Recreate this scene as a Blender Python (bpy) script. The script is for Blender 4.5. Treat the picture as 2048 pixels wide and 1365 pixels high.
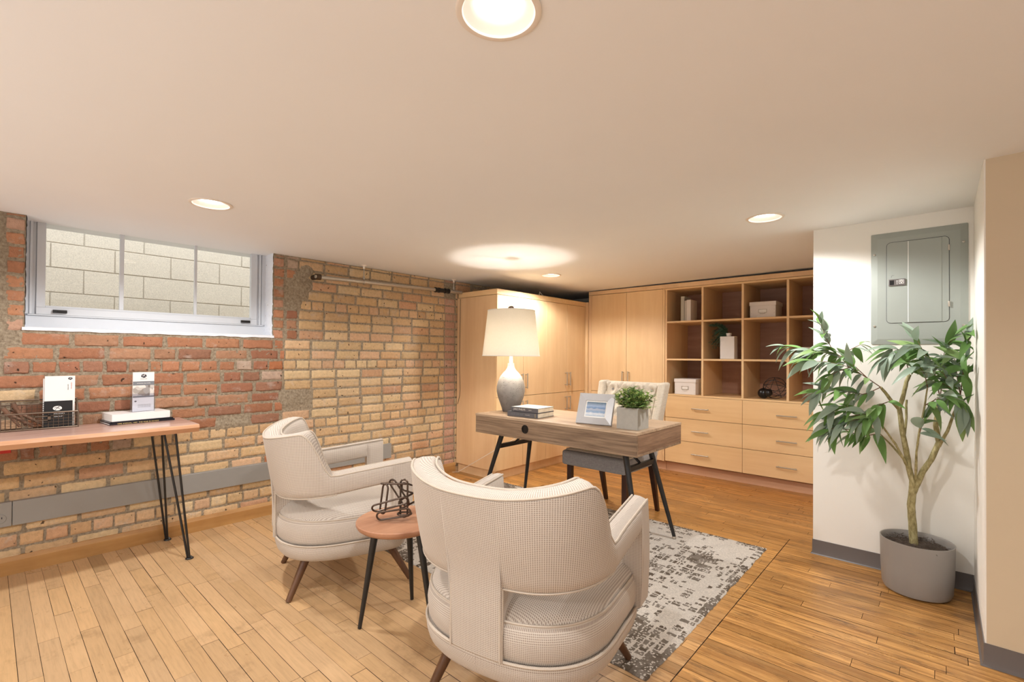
import bpy, bmesh, math, random
from mathutils import Vector, Matrix, noise
from math import sin, cos, pi, radians as R
for o in list(bpy.data.objects): bpy.data.objects.remove(o)
SC = bpy.context.scene
COL = SC.collection
# ------------------------------------------------------------------ camera
CAMZ = 1.20
yaw, pitch, roll, fpx = 0.733776, 0.009530, 0.007585, 950.26
fw = Vector((-sin(yaw)*cos(pitch), cos(yaw)*cos(pitch), sin(pitch)))
rt = Vector((cos(yaw), sin(yaw), 0)); up = rt.cross(fw)
rt2 = cos(roll)*rt + sin(roll)*up; up2 = -sin(roll)*rt + cos(roll)*up
cd = bpy.data.cameras.new('camera'); cam = bpy.data.objects.new('camera', cd); COL.objects.link(cam)
m = Matrix((rt2, up2, -fw)).transposed().to_4x4(); m.translation = Vector((0, 0, CAMZ)); cam.matrix_world = m
cd.sensor_width = 36; cd.lens = fpx/2048*36; cd.shift_y = (703.17-682.5)/2048; cd.clip_start = .05
SC.camera = cam
# ------------------------------------------------------------------ world, exposure, big lights
SC.view_settings.view_transform = 'Standard'; SC.view_settings.look = 'None'
SC.view_settings.gamma = 1; SC.view_settings.use_curve_mapping = False
SC.view_settings.exposure = 0.75
W = bpy.data.worlds.new('sky'); SC.world = W; W.use_nodes = True
bg = W.node_tree.nodes['Background']; bg.inputs[0].default_value = (.93, .96, 1.0, 1); bg.inputs[1].default_value = 2.3
def area(name, loc, rot, sx, sy, power, col):
    l = bpy.data.lights.new(name, 'AREA'); l.shape = 'RECTANGLE'; l.size = sx; l.size_y = sy; l.energy = power; l.color = col
    o = bpy.data.objects.new(name, l); COL.objects.link(o); o.location = loc; o.rotation_euler = rot; return o
# added fill light from behind the camera, no window modelled there
area('rear_fill', (-.9, -2.3, 1.0), (R(90), 0, 0), 4.2, 1.6, 7, (.88, .94, 1.0))
area('side_fill', (2.1, .3, 1.0), (R(90), 0, R(90)), 2.6, 1.6, 7, (.90, .95, 1.0))  # added fill beside the camera, source unseen
area('upward_fill', (-1.2, -1.5, .5), (R(180), 0, 0), 3.6, .6, 17, (.80, .90, 1.0))  # added unseen fill, aimed up to brighten the ceiling
LENS = 7.0
SPOTW = 36.0      # emission of the recessed lamps
WARM = (1.0, .985, .965, 1)
# ------------------------------------------------------------------ mesh helpers
class MB:
    def __init__(s): s.v = []; s.f = []; s.uv = []; s.c = []; s.hasuv = False; s.hasc = False; s.col = (1, 1, 1)
    def add(s, vs, fs, uvs=None, col=None):
        b = len(s.v); s.v += [tuple(v) for v in vs]
        for i, f in enumerate(fs):
            s.f.append(tuple(b+k for k in f))
            if uvs: s.hasuv = True; s.uv.append([uvs[k] for k in f])
            else: s.uv.append([(0, 0)]*len(f))
            if col is not None: s.hasc = True
            s.c.append(col if col is not None else s.col)
        return s
    def box(s, x0, x1, y0, y1, z0, z1, M=None, col=None):
        vs = [Vector((x, y, z)) for z in (z0, z1) for y in (y0, y1) for x in (x0, x1)]
        if M: vs = [M @ v for v in vs]
        return s.add(vs, [(0, 2, 3, 1), (4, 5, 7, 6), (0, 1, 5, 4), (2, 6, 7, 3), (0, 4, 6, 2), (1, 3, 7, 5)], None, col)
    def tube(s, pts, r, n=8, closed=False, r2=None, caps=True, col=None):
        pts = [Vector(p) for p in pts]; N = len(pts)
        vs = []; prev = None
        for i, p in enumerate(pts):
            if closed: t = (pts[(i+1) % N]-pts[i-1])
            elif i == 0: t = pts[1]-p
            elif i == N-1: t = p-pts[i-1]
            else: t = pts[i+1]-pts[i-1]
            t.normalize()
            if prev is None:
                a = Vector((0, 0, 1)) if abs(t.z) < .9 else Vector((1, 0, 0)); u = t.cross(a).normalized()
            else:
                u = prev-t*prev.dot(t)
                u = u.normalized() if u.length > 1e-6 else t.orthogonal().normalized()
            prev = u; w = t.cross(u)
            if isinstance(r, (list, tuple)): rr = r[i]
            else: rr = r if r2 is None else r+(r2-r)*i/(N-1)
            for k in range(n):
                a = 2*pi*k/n; vs.append(p+u*cos(a)*rr+w*sin(a)*rr)
        fs = []
        for i in range(N if closed else N-1):
            for k in range(n):
                a = i*n+k; b = i*n+(k+1) % n; j = ((i+1) % N)*n
                fs.append((a, b, j+(k+1) % n, j+k))
        if not closed and caps: fs.append(tuple(range(n-1, -1, -1))); fs.append(tuple((N-1)*n+k for k in range(n)))
        return s.add(vs, fs, None, col)
    def lathe(s, prof, c=(0, 0, 0), n=32, M=None, col=None, cap=True):
        vs = []
        for (r, z) in prof:
            for k in range(n):
                a = 2*pi*k/n; v = Vector((c[0]+r*cos(a), c[1]+r*sin(a), c[2]+z)); vs.append(M @ v if M else v)
        fs = []
        for i in range(len(prof)-1):
            for k in range(n): fs.append((i*n+k, i*n+(k+1) % n, (i+1)*n+(k+1) % n, (i+1)*n+k))
        if cap:
            if prof[0][0] > 1e-5: fs.append(tuple(range(n-1, -1, -1)))
            if prof[-1][0] > 1e-5: fs.append(tuple((len(prof)-1)*n+k for k in range(n)))
        return s.add(vs, fs, None, col)
    def sphere(s, c, r, n=16, col=None, sz=1):
        return s.lathe([(max(1e-6, r*sin(pi*i/n)), -r*sz*cos(pi*i/n)) for i in range(n+1)], c, n*2, None, col, False)
    def prism(s, poly, z0, z1, axis='z', M=None, col=None):
        n = len(poly); vs = [Vector((x, y, z)) for z in (z0, z1) for x, y in poly]
        if axis == 'y': vs = [Vector((v.x, v.z, v.y)) for v in vs]
        if axis == 'x': vs = [Vector((v.z, v.x, v.y)) for v in vs]
        if M: vs = [M @ v for v in vs]
        fs = [tuple(range(n-1, -1, -1)), tuple(range(n, 2*n))]+[(i, (i+1) % n, n+(i+1) % n, n+i) for i in range(n)]
        return s.add(vs, fs, None, col)
    def quad(s, a, b, c, d, col=None): return s.add([a, b, c, d], [(0, 1, 2, 3)], [(0, 0), (1, 0), (1, 1), (0, 1)], col)
    def build(s, name, mat, parent=None, bevel=0, seg=2, smooth=False, sub=0, world=True, angle=35, fix=True):
        off = Vector((0, 0, 0)); p = parent
        if world:
            while p is not None: off += p.location; p = p.parent
        me = bpy.data.meshes.new(name); me.from_pydata([Vector(v)-off for v in s.v], [], s.f)
        if s.hasuv:
            l = me.uv_layers.new(name='uv'); i = 0
            for poly, u in zip(me.polygons, s.uv):
                for k, li in enumerate(poly.loop_indices): l.data[li].uv = u[k]
        if s.hasc:
            a = me.attributes.new('col', 'FLOAT_COLOR', 'FACE')
            for i, c in enumerate(s.c): a.data[i].color = (c[0], c[1], c[2], 1)
        if fix:
            b = bmesh.new(); b.from_mesh(me); bmesh.ops.recalc_face_normals(b, faces=b.faces); b.to_mesh(me); b.free()
        if smooth:
            me.polygons.foreach_set('use_smooth', [True]*len(me.polygons))
            if angle: me.set_sharp_from_angle(angle=R(angle))
        me.materials.append(mat)
        o = bpy.data.objects.new(name, me); COL.objects.link(o)
        if parent: o.parent = parent
        if bevel:
            b = o.modifiers.new('bevel', 'BEVEL'); b.width = bevel; b.segments = seg; b.limit_method = 'ANGLE'; b.angle_limit = R(40)
            b.harden_normals = False
            if not smooth:
                me.polygons.foreach_set('use_smooth', [True]*len(me.polygons)); me.set_sharp_from_angle(angle=R(30))
        if sub: q = o.modifiers.new('sub', 'SUBSURF'); q.levels = sub; q.render_levels = sub
        return o
def tag(o, label=None, cat=None, group=None, kind=None):
    if label: o['label'] = label
    if cat: o['category'] = cat
    if group: o['group'] = group
    if kind: o['kind'] = kind
    return o
def thing(name, label, cat, loc=(0, 0, 0), rz=0, group=None):
    o = bpy.data.objects.new(name, None); COL.objects.link(o); o.location = loc; o.rotation_euler = (0, 0, rz); o.empty_display_size = .05
    return tag(o, label, cat, group)
def struct(o): o['kind'] = 'structure'; return o
def children(o): return [c for c in bpy.data.objects if c.parent == o]
def copy_tree(o, parent=None):
    c = o.copy(); COL.objects.link(c); c.parent = parent
    for ch in children(o): copy_tree(ch, c)
    return c
def text(name, s, size, mat, parent, M, extrude=.0004, align='CENTER', sx=1):
    cu = bpy.data.curves.new(name, 'FONT'); cu.body = s; cu.size = size; cu.extrude = extrude; cu.align_x = align; cu.align_y = 'CENTER'
    t = bpy.data.objects.new(name, cu); COL.objects.link(t)
    bpy.context.view_layer.update()
    me = bpy.data.meshes.new_from_object(t.evaluated_get(bpy.context.evaluated_depsgraph_get()))
    bpy.data.objects.remove(t)
    me.transform(M @ Matrix.Diagonal((sx, 1, 1, 1))); me.materials.clear(); me.materials.append(mat); me.name = name
    o = bpy.data.objects.new(name, me); COL.objects.link(o)
    o.parent = parent
    return o
def frameM(origin, xdir, ydir):
    x = Vector(xdir).normalized(); y = Vector(ydir).normalized(); z = x.cross(y).normalized(); y = z.cross(x)
    m = Matrix((x, y, z)).transposed().to_4x4(); m.translation = Vector(origin); return m
# ------------------------------------------------------------------ materials
def srgb(r, g, b):
    f = lambda c: (c/255/12.92) if c/255 <= .04045 else ((c/255+.055)/1.055)**2.4
    return (f(r), f(g), f(b), 1)
class NT:
    def __init__(s, name):
        s.m = bpy.data.materials.new(name); s.m.use_nodes = True; s.t = s.m.node_tree; s.n = s.t.nodes; s.b = s.n['Principled BSDF']
    def node(s, t, **k):
        n = s.n.new(t)
        for a, v in k.items():
            if a.startswith('i_'):
                key = a[2:]; key = int(key) if key.isdigit() else key.replace('_', ' ')
                n.inputs[key].default_value = v
            else: setattr(n, a, v)
        return n
    def link(s, a, b): s.t.links.new(a, b)
    def coord(s, kind='Object', scale=(1, 1, 1), rot=(0, 0, 0)):
        c = s.node('ShaderNodeTexCoord'); mp = s.node('ShaderNodeMapping'); mp.inputs['Scale'].default_value = scale; mp.inputs['Rotation'].default_value = rot
        s.link(c.outputs[kind], mp.inputs[0]); return mp.outputs[0]
    def noise(s, vec, scale, detail=4, rough=.55, dist=0):
        n = s.node('ShaderNodeTexNoise'); n.inputs['Scale'].default_value = scale; n.inputs['Detail'].default_value = detail
        n.inputs['Roughness'].default_value = rough; n.inputs['Distortion'].default_value = dist
        if vec is not None: s.link(vec, n.inputs['Vector'])
        return n.outputs['Fac']
    def ramp(s, fac, stops):
        n = s.node('ShaderNodeValToRGB'); e = n.color_ramp.elements
        while len(e) > 1: e.remove(e[-1])
        e[0].position = stops[0][0]; e[0].color = stops[0][1]
        for p, c in stops[1:]: q = e.new(p); q.color = c
        s.link(fac, n.inputs[0]); return n.outputs[0]
    def mix(s, a, b, fac, mode='MIX'):
        n = s.node('ShaderNodeMix', data_type='RGBA', blend_type=mode)
        for sock, v in ((n.inputs[6], a), (n.inputs[7], b), (n.inputs[0], fac)):
            if hasattr(v, 'is_output'): s.link(v, sock)
            else: sock.default_value = v
        return n.outputs[2]
    def math(s, op, a, b=0, c=None):
        n = s.node('ShaderNodeMath', operation=op)
        for i, v in enumerate((a, b) if c is None else (a, b, c)):
            if hasattr(v, 'is_output'): s.link(v, n.inputs[i])
            else: n.inputs[i].default_value = v
        return n.outputs[0]
    def base(s, v):
        if hasattr(v, 'is_output'): s.link(v, s.b.inputs['Base Color'])
        else: s.b.inputs['Base Color'].default_value = v
    def rough(s, v):
        if hasattr(v, 'is_output'): s.link(v, s.b.inputs['Roughness'])
        else: s.b.inputs['Roughness'].default_value = v
    def bump(s, h, strength=.3, dist=.002):
        n = s.node('ShaderNodeBump'); n.inputs['Strength'].default_value = strength; n.inputs['Distance'].default_value = dist
        s.link(h, n.inputs['Height']); s.link(n.outputs[0], s.b.inputs['Normal'])
    def attr(s, name='col'):
        n = s.node('ShaderNodeAttribute'); n.attribute_name = name; return n.outputs['Color']
G = lambda v: (v, v, v, 1)
def plain(name, col, rough=.5, metal=0, var=.06, scale=12, bump=0, bscale=200, spec=.5, coat=0):
    t = NT(name); v = t.coord()
    n = t.noise(v, scale)
    c = tuple(col[:3])+(1,)
    t.base(t.mix(tuple(x*(1-var) for x in c[:3])+(1,), tuple(min(1, x*(1+var)) for x in c[:3])+(1,), n))
    t.rough(rough); t.b.inputs['Metallic'].default_value = metal; t.b.inputs['Specular IOR Level'].default_value = spec
    if coat: t.b.inputs['Coat Weight'].default_value = coat
    if bump: t.bump(t.noise(v, bscale, 3), bump, .002)
    return t.m
def wood(name, dark, light, axis='z', rough=.45, fine=60, stretch=14, bump=.05, cont=.35, blot=None):
    t = NT(name); sc = {'x': (1/stretch, 1, 1), 'y': (1, 1/stretch, 1), 'z': (1, 1, 1/stretch)}[axis]
    v = t.coord('Object', sc)
    n1 = t.noise(v, fine, 5, .6, .3); n2 = t.noise(v, fine/6, 3, .5, .6)
    f = t.math('ADD', t.math('MULTIPLY', n1, cont), t.math('MULTIPLY', n2, 1-cont))
    c = t.ramp(f, [(.3, dark), (.7, light)])
    if blot: c = t.mix(c, blot, t.ramp(t.noise(t.coord(), 2.2, 4), [(.45, G(0)), (.75, G(.6))]))
    t.base(c); t.rough(rough); t.b.inputs['Specular IOR Level'].default_value = .4
    if bump: t.bump(n1, bump, .001)
    return t.m
def emis(name, col, strength):
    t = NT(name); t.b.inputs['Emission Color'].default_value = col; t.b.inputs['Emission Strength'].default_value = strength; t.base((.8, .8, .8, 1)); return t.m
M_ = {}
M_['maple'] = wood('maple_veneer_upright', srgb(222, 184, 136), srgb(240, 208, 162), 'z', .42, 26, 12, .02, .4, srgb(226, 186, 142))
M_['mapleh'] = wood('maple_veneer_level', srgb(222, 184, 134), srgb(240, 208, 160), 'x', .42, 26, 12, .02, .4, srgb(226, 186, 140))
M_['mapleside'] = wood('maple_veneer_pink', srgb(220, 182, 138), srgb(238, 206, 164), 'z', .45, 22, 12, .02, .4, srgb(222, 180, 138))
M_['mapleback'] = wood('maple_back_panel', srgb(160, 116, 94), srgb(188, 146, 122), 'x', .5, 30, 10, .02, .5)  # same maple; cubby shade is put into the darker colour
M_['toekick'] = wood('toe_kick_veneer', srgb(188, 142, 112), srgb(214, 170, 138), 'x', .45, 22, 10, .02, .4)
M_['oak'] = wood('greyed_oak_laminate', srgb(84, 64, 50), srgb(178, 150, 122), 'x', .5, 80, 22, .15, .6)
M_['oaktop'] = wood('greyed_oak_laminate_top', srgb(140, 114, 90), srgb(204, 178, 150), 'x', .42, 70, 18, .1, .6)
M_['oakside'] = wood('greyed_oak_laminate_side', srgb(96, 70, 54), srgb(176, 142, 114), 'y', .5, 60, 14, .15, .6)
M_['walnut'] = wood('walnut_leg_wood', srgb(70, 44, 28), srgb(112, 78, 52), 'z', .38, 60, 10, .05)
M_['mahog'] = wood('dark_chair_leg_wood', srgb(44, 24, 18), srgb(72, 42, 30), 'z', .3, 60, 10, .03)
M_['slab'] = wood('live_edge_slab_wood', srgb(150, 108, 94), srgb(214, 182, 168), 'y', .2, 16, 9, .03, .35, srgb(190, 154, 142))
M_['slabedge'] = wood('live_edge_sapwood', srgb(168, 114, 80), srgb(212, 166, 130), 'y', .3, 18, 9, .05, .35)
M_['stooltop'] = wood('stool_top_acacia', srgb(146, 98, 74), srgb(200, 152, 120), 'y', .35, 22, 9, .05, .4)
M_['basewood'] = wood('pine_baseboard', srgb(160, 112, 60), srgb(206, 162, 104), 'y', .42, 20, 10, .06, .4, srgb(140, 96, 52))
M_['black'] = plain('black_painted_steel', srgb(28, 27, 27), .38, 0, .1)
M_['iron'] = plain('dark_bronze_iron', srgb(88, 74, 64), .36, .75, .15)
M_['bronze'] = plain('brushed_bronze_wire', srgb(112, 96, 82), .4, .6, .15)
M_['nickel'] = plain('brushed_nickel', srgb(186, 178, 166), .36, .75, .05)
M_['steel'] = plain('galvanised_conduit', srgb(192, 188, 180), .28, .85, .12, 30)
M_['whitepaint'] = plain('white_wall_paint', srgb(240, 237, 230), .6, 0, .015, 3, .08, 160)
M_['beigepaint'] = plain('tan_wall_paint', srgb(206, 188, 160), .6, 0, .03, 5, .08, 160)
M_['ceil'] = plain('ceiling_paint', srgb(241, 242, 243), .75, 0, .02, 2.5, .04, 120, .2)
M_['trimgrey'] = plain('grey_vinyl_base', srgb(104, 98, 96), .42, 0, .06, 8)
M_['racegrey'] = plain('grey_raceway_metal', srgb(146, 144, 140), .42, .1, .03, 6)
M_['winframe'] = plain('window_frame_paint', srgb(206, 210, 216), .4, 0, .03, 8)
M_['whitegloss'] = plain('white_gloss', srgb(240, 238, 236), .35, 0, .02)
M_['paper'] = plain('white_paper', srgb(236, 234, 230), .7, 0, .03)
M_['pages'] = wood('book_pages', srgb(206, 190, 164), srgb(236, 224, 202), 'x', .8, 160, 20, .05)
M_['ink'] = plain('dark_ink', srgb(34, 36, 52), .5, 0, .05)
M_['greyink'] = plain('grey_ink', srgb(120, 124, 130), .6, 0, .05)
M_['gold'] = plain('gold_ink', srgb(214, 190, 130), .4, .2, .05)
M_['darkbook'] = plain('charcoal_cloth_cover', srgb(92, 90, 94), .6, 0, .08, 60, .2, 500)
M_['navybook'] = plain('navy_black_cover', srgb(26, 26, 36), .35, 0, .1)
M_['covertop'] = plain('pale_book_cover', srgb(214, 208, 198), .5, 0, .04)
M_['concrete'] = plain('concrete_planter', srgb(168, 164, 156), .8, 0, .14, 30, .25, 120)
M_['potgrey'] = plain('matte_grey_pot', srgb(150, 146, 142), .42, 0, .03, 8)
M_['moss'] = plain('dried_moss', srgb(96, 84, 76), .9, 0, .4, 60)
M_['silver'] = plain('brushed_silver_frame', srgb(182, 182, 184), .38, .25, .05, 40)
M_['panel'] = plain('grey_panel_enamel', srgb(158, 164, 158), .4, .1, .025, 6)
M_['blackplastic'] = plain('black_plastic', srgb(16, 16, 18), .3, 0, .05)
M_['redpaint'] = plain('red_marking', srgb(200, 40, 30), .5)
M_['boxwhite'] = plain('white_card_box', srgb(226, 220, 216), .6, 0, .03, 10, .1, 300)
M_['greyvase'] = plain('white_ceramic', srgb(226, 222, 220), .4, 0, .02)
M_['shade'] = None
M_['concretefloor'] = plain('areaway_concrete', srgb(170, 166, 158), .9, 0, .1, 6)
# lamp shade: translucent linen drum
t = NT('lamp_shade_linen'); v = t.coord('Object', (1, 1, 1)); t.base(t.mix(srgb(232, 226, 214), srgb(242, 236, 226), t.noise(v, 90, 3))); t.rough(.9)
tr = t.node('ShaderNodeBsdfTranslucent'); tr.inputs[0].default_value = (.95, .90, .78, 1); mx = t.node('ShaderNodeMixShader'); mx.inputs[0].default_value = .17
t.link(t.b.outputs[0], mx.inputs[1]); t.link(tr.outputs[0], mx.inputs[2]); t.link(mx.outputs[0], t.n['Material Output'].inputs[0]); M_['shade'] = t.m
# lamp body: speckled glaze, darker at the foot and paler towards the neck
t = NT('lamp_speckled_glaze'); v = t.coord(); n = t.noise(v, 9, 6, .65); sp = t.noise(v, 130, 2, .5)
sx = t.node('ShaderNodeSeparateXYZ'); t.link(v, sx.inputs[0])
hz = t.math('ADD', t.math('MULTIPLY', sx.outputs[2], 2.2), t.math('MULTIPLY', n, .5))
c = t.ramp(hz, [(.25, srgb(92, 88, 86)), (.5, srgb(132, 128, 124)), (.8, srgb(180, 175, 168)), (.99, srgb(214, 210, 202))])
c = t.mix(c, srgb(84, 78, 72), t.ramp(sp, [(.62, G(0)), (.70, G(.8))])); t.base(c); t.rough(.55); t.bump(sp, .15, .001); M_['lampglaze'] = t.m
# glass
t = NT('window_glass'); t.n.remove(t.b); lw = t.node('ShaderNodeLayerWeight'); fr_o = t.math('ADD', t.math('MULTIPLY', t.math('POWER', lw.outputs['Facing'], 5), .9), .075)
a = t.node('ShaderNodeBsdfTransparent'); a.inputs[0].default_value = (.97, .98, .97, 1); b = t.node('ShaderNodeBsdfGlossy'); b.inputs['Roughness'].default_value = .01
mx = t.node('ShaderNodeMixShader'); t.link(fr_o, mx.inputs[0]); t.link(a.outputs[0], mx.inputs[1]); t.link(b.outputs[0], mx.inputs[2]); t.link(mx.outputs[0], t.n['Material Output'].inputs[0]); M_['glass'] = t.m
M_['acrylic'] = t.m.copy(); M_['acrylic'].name = 'clear_acrylic'; M_['acrylic'].node_tree.nodes['Transparent BSDF'].inputs[0].default_value = (.93, .94, .98, 1)
# houndstooth-check upholstery from uv in metres
def check(name, light, dark, p, amt=1.0, rough=.85):
    t = NT(name); c = t.node('ShaderNodeTexCoord'); s_ = t.node('ShaderNodeSeparateXYZ'); t.link(c.outputs['UV'], s_.inputs[0])
    def st(o):
        w = t.math('SINE', t.math('MULTIPLY', o, 2*pi/p)); n = t.node('ShaderNodeMapRange'); n.inputs[1].default_value = -.75; n.inputs[2].default_value = .25
        n.interpolation_type = 'SMOOTHSTEP'; t.link(w, n.inputs[0]); return n.outputs[0]
    a = st(s_.outputs[0]); b = st(s_.outputs[1])
    f = t.math('MULTIPLY', a, b); g = t.math('ADD', t.math('MULTIPLY', f, .72*amt), t.math('MULTIPLY', t.math('ADD', a, b), .14*amt))
    nz = t.noise(t.coord('Object'), 60, 3)
    col = t.mix(light, dark, g); col = t.mix(col, tuple(x*.9 for x in light[:3])+(1,), t.math('MULTIPLY', nz, .3))
    t.base(col); t.rough(rough); t.b.inputs['Sheen Weight'].default_value = .15; t.b.inputs['Specular IOR Level'].default_value = .25
    t.bump(t.math('ADD', t.math('MULTIPLY', g, -1), t.math('MULTIPLY', nz, .5)), .35, .0012); return t.m
M_['check'] = check('cream_taupe_check_fabric', srgb(214, 204, 192), srgb(146, 130, 119), .0057)
M_['piping'] = plain('upholstery_piping', srgb(196, 183, 168), .85, 0, .16, 220)
def linen(name, c1, c2):
    t = NT(name); a = t.noise(t.coord('Object', (1, 1, .12)), 420, 2); b = t.noise(t.coord('Object', (.12, .12, 1)), 420, 2); f = t.math('MULTIPLY', t.math('ADD', a, b), .5)
    t.base(t.ramp(f, [(.35, c2), (.65, c1)])); t.rough(.88); t.b.inputs['Sheen Weight'].default_value = .1; t.b.inputs['Specular IOR Level'].default_value = .25; t.bump(f, .25, .0008); return t.m
M_['linen'] = linen('oatmeal_linen', srgb(222, 212, 196), srgb(192, 180, 162))
M_['linendark'] = linen('darkened_linen', srgb(168, 166, 166), srgb(138, 136, 138))  # oatmeal linen darkened: desk's shade on the seat put into colour
# brick / mortar / planks / blocks / rug
t = NT('brick_faces'); v = t.coord(); n = t.noise(v, 45, 5, .7); n2 = t.noise(v, 170, 3, .6)
c = t.mix(t.attr(), (.5, .5, .5, 1), 0.0)
c = t.mix(c, t.mix(c, (.55, .50, .44, 1), .7), t.ramp(t.noise(v, 9, 6, .75), [(.56, G(0)), (.72, G(.75))]))
c = t.mix(c, t.ramp(n, [(.25, G(.72)), (.55, G(1)), (.8, G(1.18))]), .75, 'MULTIPLY')
c = t.mix(c, srgb(48, 34, 24), t.ramp(t.noise(v, 38, 2, .4), [(.70, G(0)), (.745, G(.9))]))
t.base(c); t.rough(.85); t.b.inputs['Specular IOR Level'].default_value = .25
t.bump(t.math('ADD', n, t.math('MULTIPLY', n2, .5)), .9, .006); M_['brick'] = t.m
t = NT('rough_mortar'); v = t.coord(); n = t.noise(v, 60, 6, .75); t.base(t.ramp(n, [(.3, srgb(118, 102, 84)), (.5, srgb(162, 147, 125)), (.7, srgb(190, 176, 154))])); t.rough(.95); t.bump(n, 1, .01); M_['mortar'] = t.m
t = NT('white_painted_brick'); v = t.coord(); n = t.noise(v, 50, 5, .7); t.base(t.mix(srgb(222, 226, 236), srgb(244, 246, 250), n)); t.rough(.55); t.bump(n, .6, .006); M_['whitebrick'] = t.m
t = NT('concrete_block'); v = t.coord(); n = t.noise(v, 150, 4, .8); t.base(t.mix(t.attr(), t.ramp(n, [(.38, G(.62)), (.6, G(1.05))]), .7, 'MULTIPLY')); t.rough(.9); t.bump(n, .6, .004); M_['block'] = t.m
def planks(name, glossy):
    t = NT(name); c = t.node('ShaderNodeTexCoord'); mp = t.node('ShaderNodeMapping'); mp.inputs['Scale'].default_value = (1, 14, 1); t.link(c.outputs['UV'], mp.inputs[0])
    g = t.noise(mp.outputs[0], 7, 6, .65, .4); g2 = t.noise(mp.outputs[0], 40, 3, .6)
    col = t.mix(t.attr(), t.ramp(g, [(.25, G(.78)), (.5, G(1.0)), (.75, G(1.12))]), .8, 'MULTIPLY')
    ob = t.coord(); blot = t.noise(ob, 3.2, 6, .7)
    col = t.mix(col, (.19, .11, .05, 1), t.ramp(t.noise(ob, 5.5, 6, .72), [(.56, G(0)), (.76, G(.5))]))
    xyz = t.node('ShaderNodeSeparateXYZ'); t.link(ob, xyz.inputs[0])
    zx = t.node('ShaderNodeMapRange', interpolation_type='SMOOTHSTEP'); zx.inputs[1].default_value = -.95; zx.inputs[2].default_value = -.70; t.link(xyz.outputs[0], zx.inputs[0])
    zy = t.node('ShaderNodeMapRange', interpolation_type='SMOOTHSTEP'); zy.inputs[1].default_value = 2.8; zy.inputs[2].default_value = 3.8; t.link(xyz.outputs[1], zy.inputs[0])
    zone = t.math('MAXIMUM', zx.outputs[0], zy.outputs[0])
    st1 = t.noise(mp.outputs[0], 3.0, 6, .7, .5)
    col = t.mix(col, (.30, .13, .035, 1), t.math('MULTIPLY', zone, t.ramp(st1, [(.38, G(0)), (.62, G(.8))])))
    st2 = t.noise(t.coord('Object', (1, 5, 1)), 4.0, 6, .75)
    col = t.mix(col, (.10, .055, .03, 1), t.math('MULTIPLY', zone, t.ramp(st2, [(.54, G(0)), (.68, G(.75))])))
    spk = t.noise(ob, 28, 3, .5); col = t.mix(col, (.05, .035, .025, 1), t.ramp(spk, [(.74, G(0)), (.79, G(.8))]))
    t.base(col); t.rough(t.ramp(blot, [(.3, G(.24)), (.7, G(.42))])); t.b.inputs['Specular IOR Level'].default_value = .45; t.bump(g2, .08, .001); return t.m
M_['plank'] = planks('maple_strip_floor', 1)
M_['carcass'] = plain('shadowed_carcass', srgb(110, 72, 42), .7)  # maple carcass with the shade of the door seams put into its colour
M_['gap'] = plain('dark_floor_gap', srgb(34, 20, 12), .9)
t = NT('rug_wool'); v = t.coord(); n = t.noise(v, 260, 3, .7)
c = t.mix(t.attr(), t.ramp(n, [(.3, G(.6)), (.6, G(1.1))]), .7, 'MULTIPLY'); t.base(c); t.rough(.95); t.b.inputs['Specular IOR Level'].default_value = .1; t.bump(n, .8, .004); M_['rug'] = t.m
t = NT('leaf_green'); c = t.mix(t.attr(), (1, 1, 1, 1), 0.0); t.base(c); t.rough(.42); t.b.inputs['Specular IOR Level'].default_value = .35
tr = t.node('ShaderNodeBsdfTranslucent'); t.link(c, tr.inputs[0]); mx = t.node('ShaderNodeMixShader'); mx.inputs[0].default_value = .2
t.link(t.b.outputs[0], mx.inputs[1]); t.link(tr.outputs[0], mx.inputs[2]); t.link(mx.outputs[0], t.n['Material Output'].inputs[0]); M_['leaf'] = t.m
t = NT('plant_bark'); v = t.coord('Object', (1, 1, .4)); n = t.noise(v, 90, 5, .7); t.base(t.ramp(n, [(.3, srgb(116, 106, 66)), (.55, srgb(168, 158, 112)), (.75, srgb(204, 194, 156))])); t.rough(.8); t.bump(n, .7, .004); M_['bark'] = t.m
M_['twig'] = plain('twig_brown', srgb(118, 84, 62), .7, 0, .2, 40)
M_['lens'] = emis('lamp_lens', WARM, LENS)
M_['bulb'] = emis('warm_bulb', (1.0, .93, .84, 1), 230)
M_['flare'] = plain('white_lamp_baffle', srgb(238, 228, 216), .5, 0, .01)
random.seed(7)
XL = -3.732; YB = 5.40; YR = -2.4; XR = 2.2; YP = 3.425; YN = 2.64
zc = lambda x, y: 1.9545+.004*y+.007*(x+3.732)
# ------------------------------------------------------------------ floor: strip planks
def lerp(a, b, t): t = max(0, min(1, t)); return tuple(a[i]+(b[i]-a[i])*t for i in range(3))
pale, orange, brown = srgb(200, 164, 122)[:3], srgb(218, 164, 96)[:3], srgb(204, 144, 78)[:3]  # board tones by zone: finish wear plus tint of the light painted in
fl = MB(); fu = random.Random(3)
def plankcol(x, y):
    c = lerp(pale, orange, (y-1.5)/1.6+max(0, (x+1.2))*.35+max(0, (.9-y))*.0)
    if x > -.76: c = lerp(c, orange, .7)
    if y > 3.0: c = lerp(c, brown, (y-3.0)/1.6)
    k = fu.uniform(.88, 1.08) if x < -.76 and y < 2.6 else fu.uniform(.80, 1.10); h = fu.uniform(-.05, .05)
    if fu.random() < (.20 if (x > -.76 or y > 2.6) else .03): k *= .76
    return (c[0]*k*(1+h*.4), c[1]*k, c[2]*k*(1-h), 1)
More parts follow.
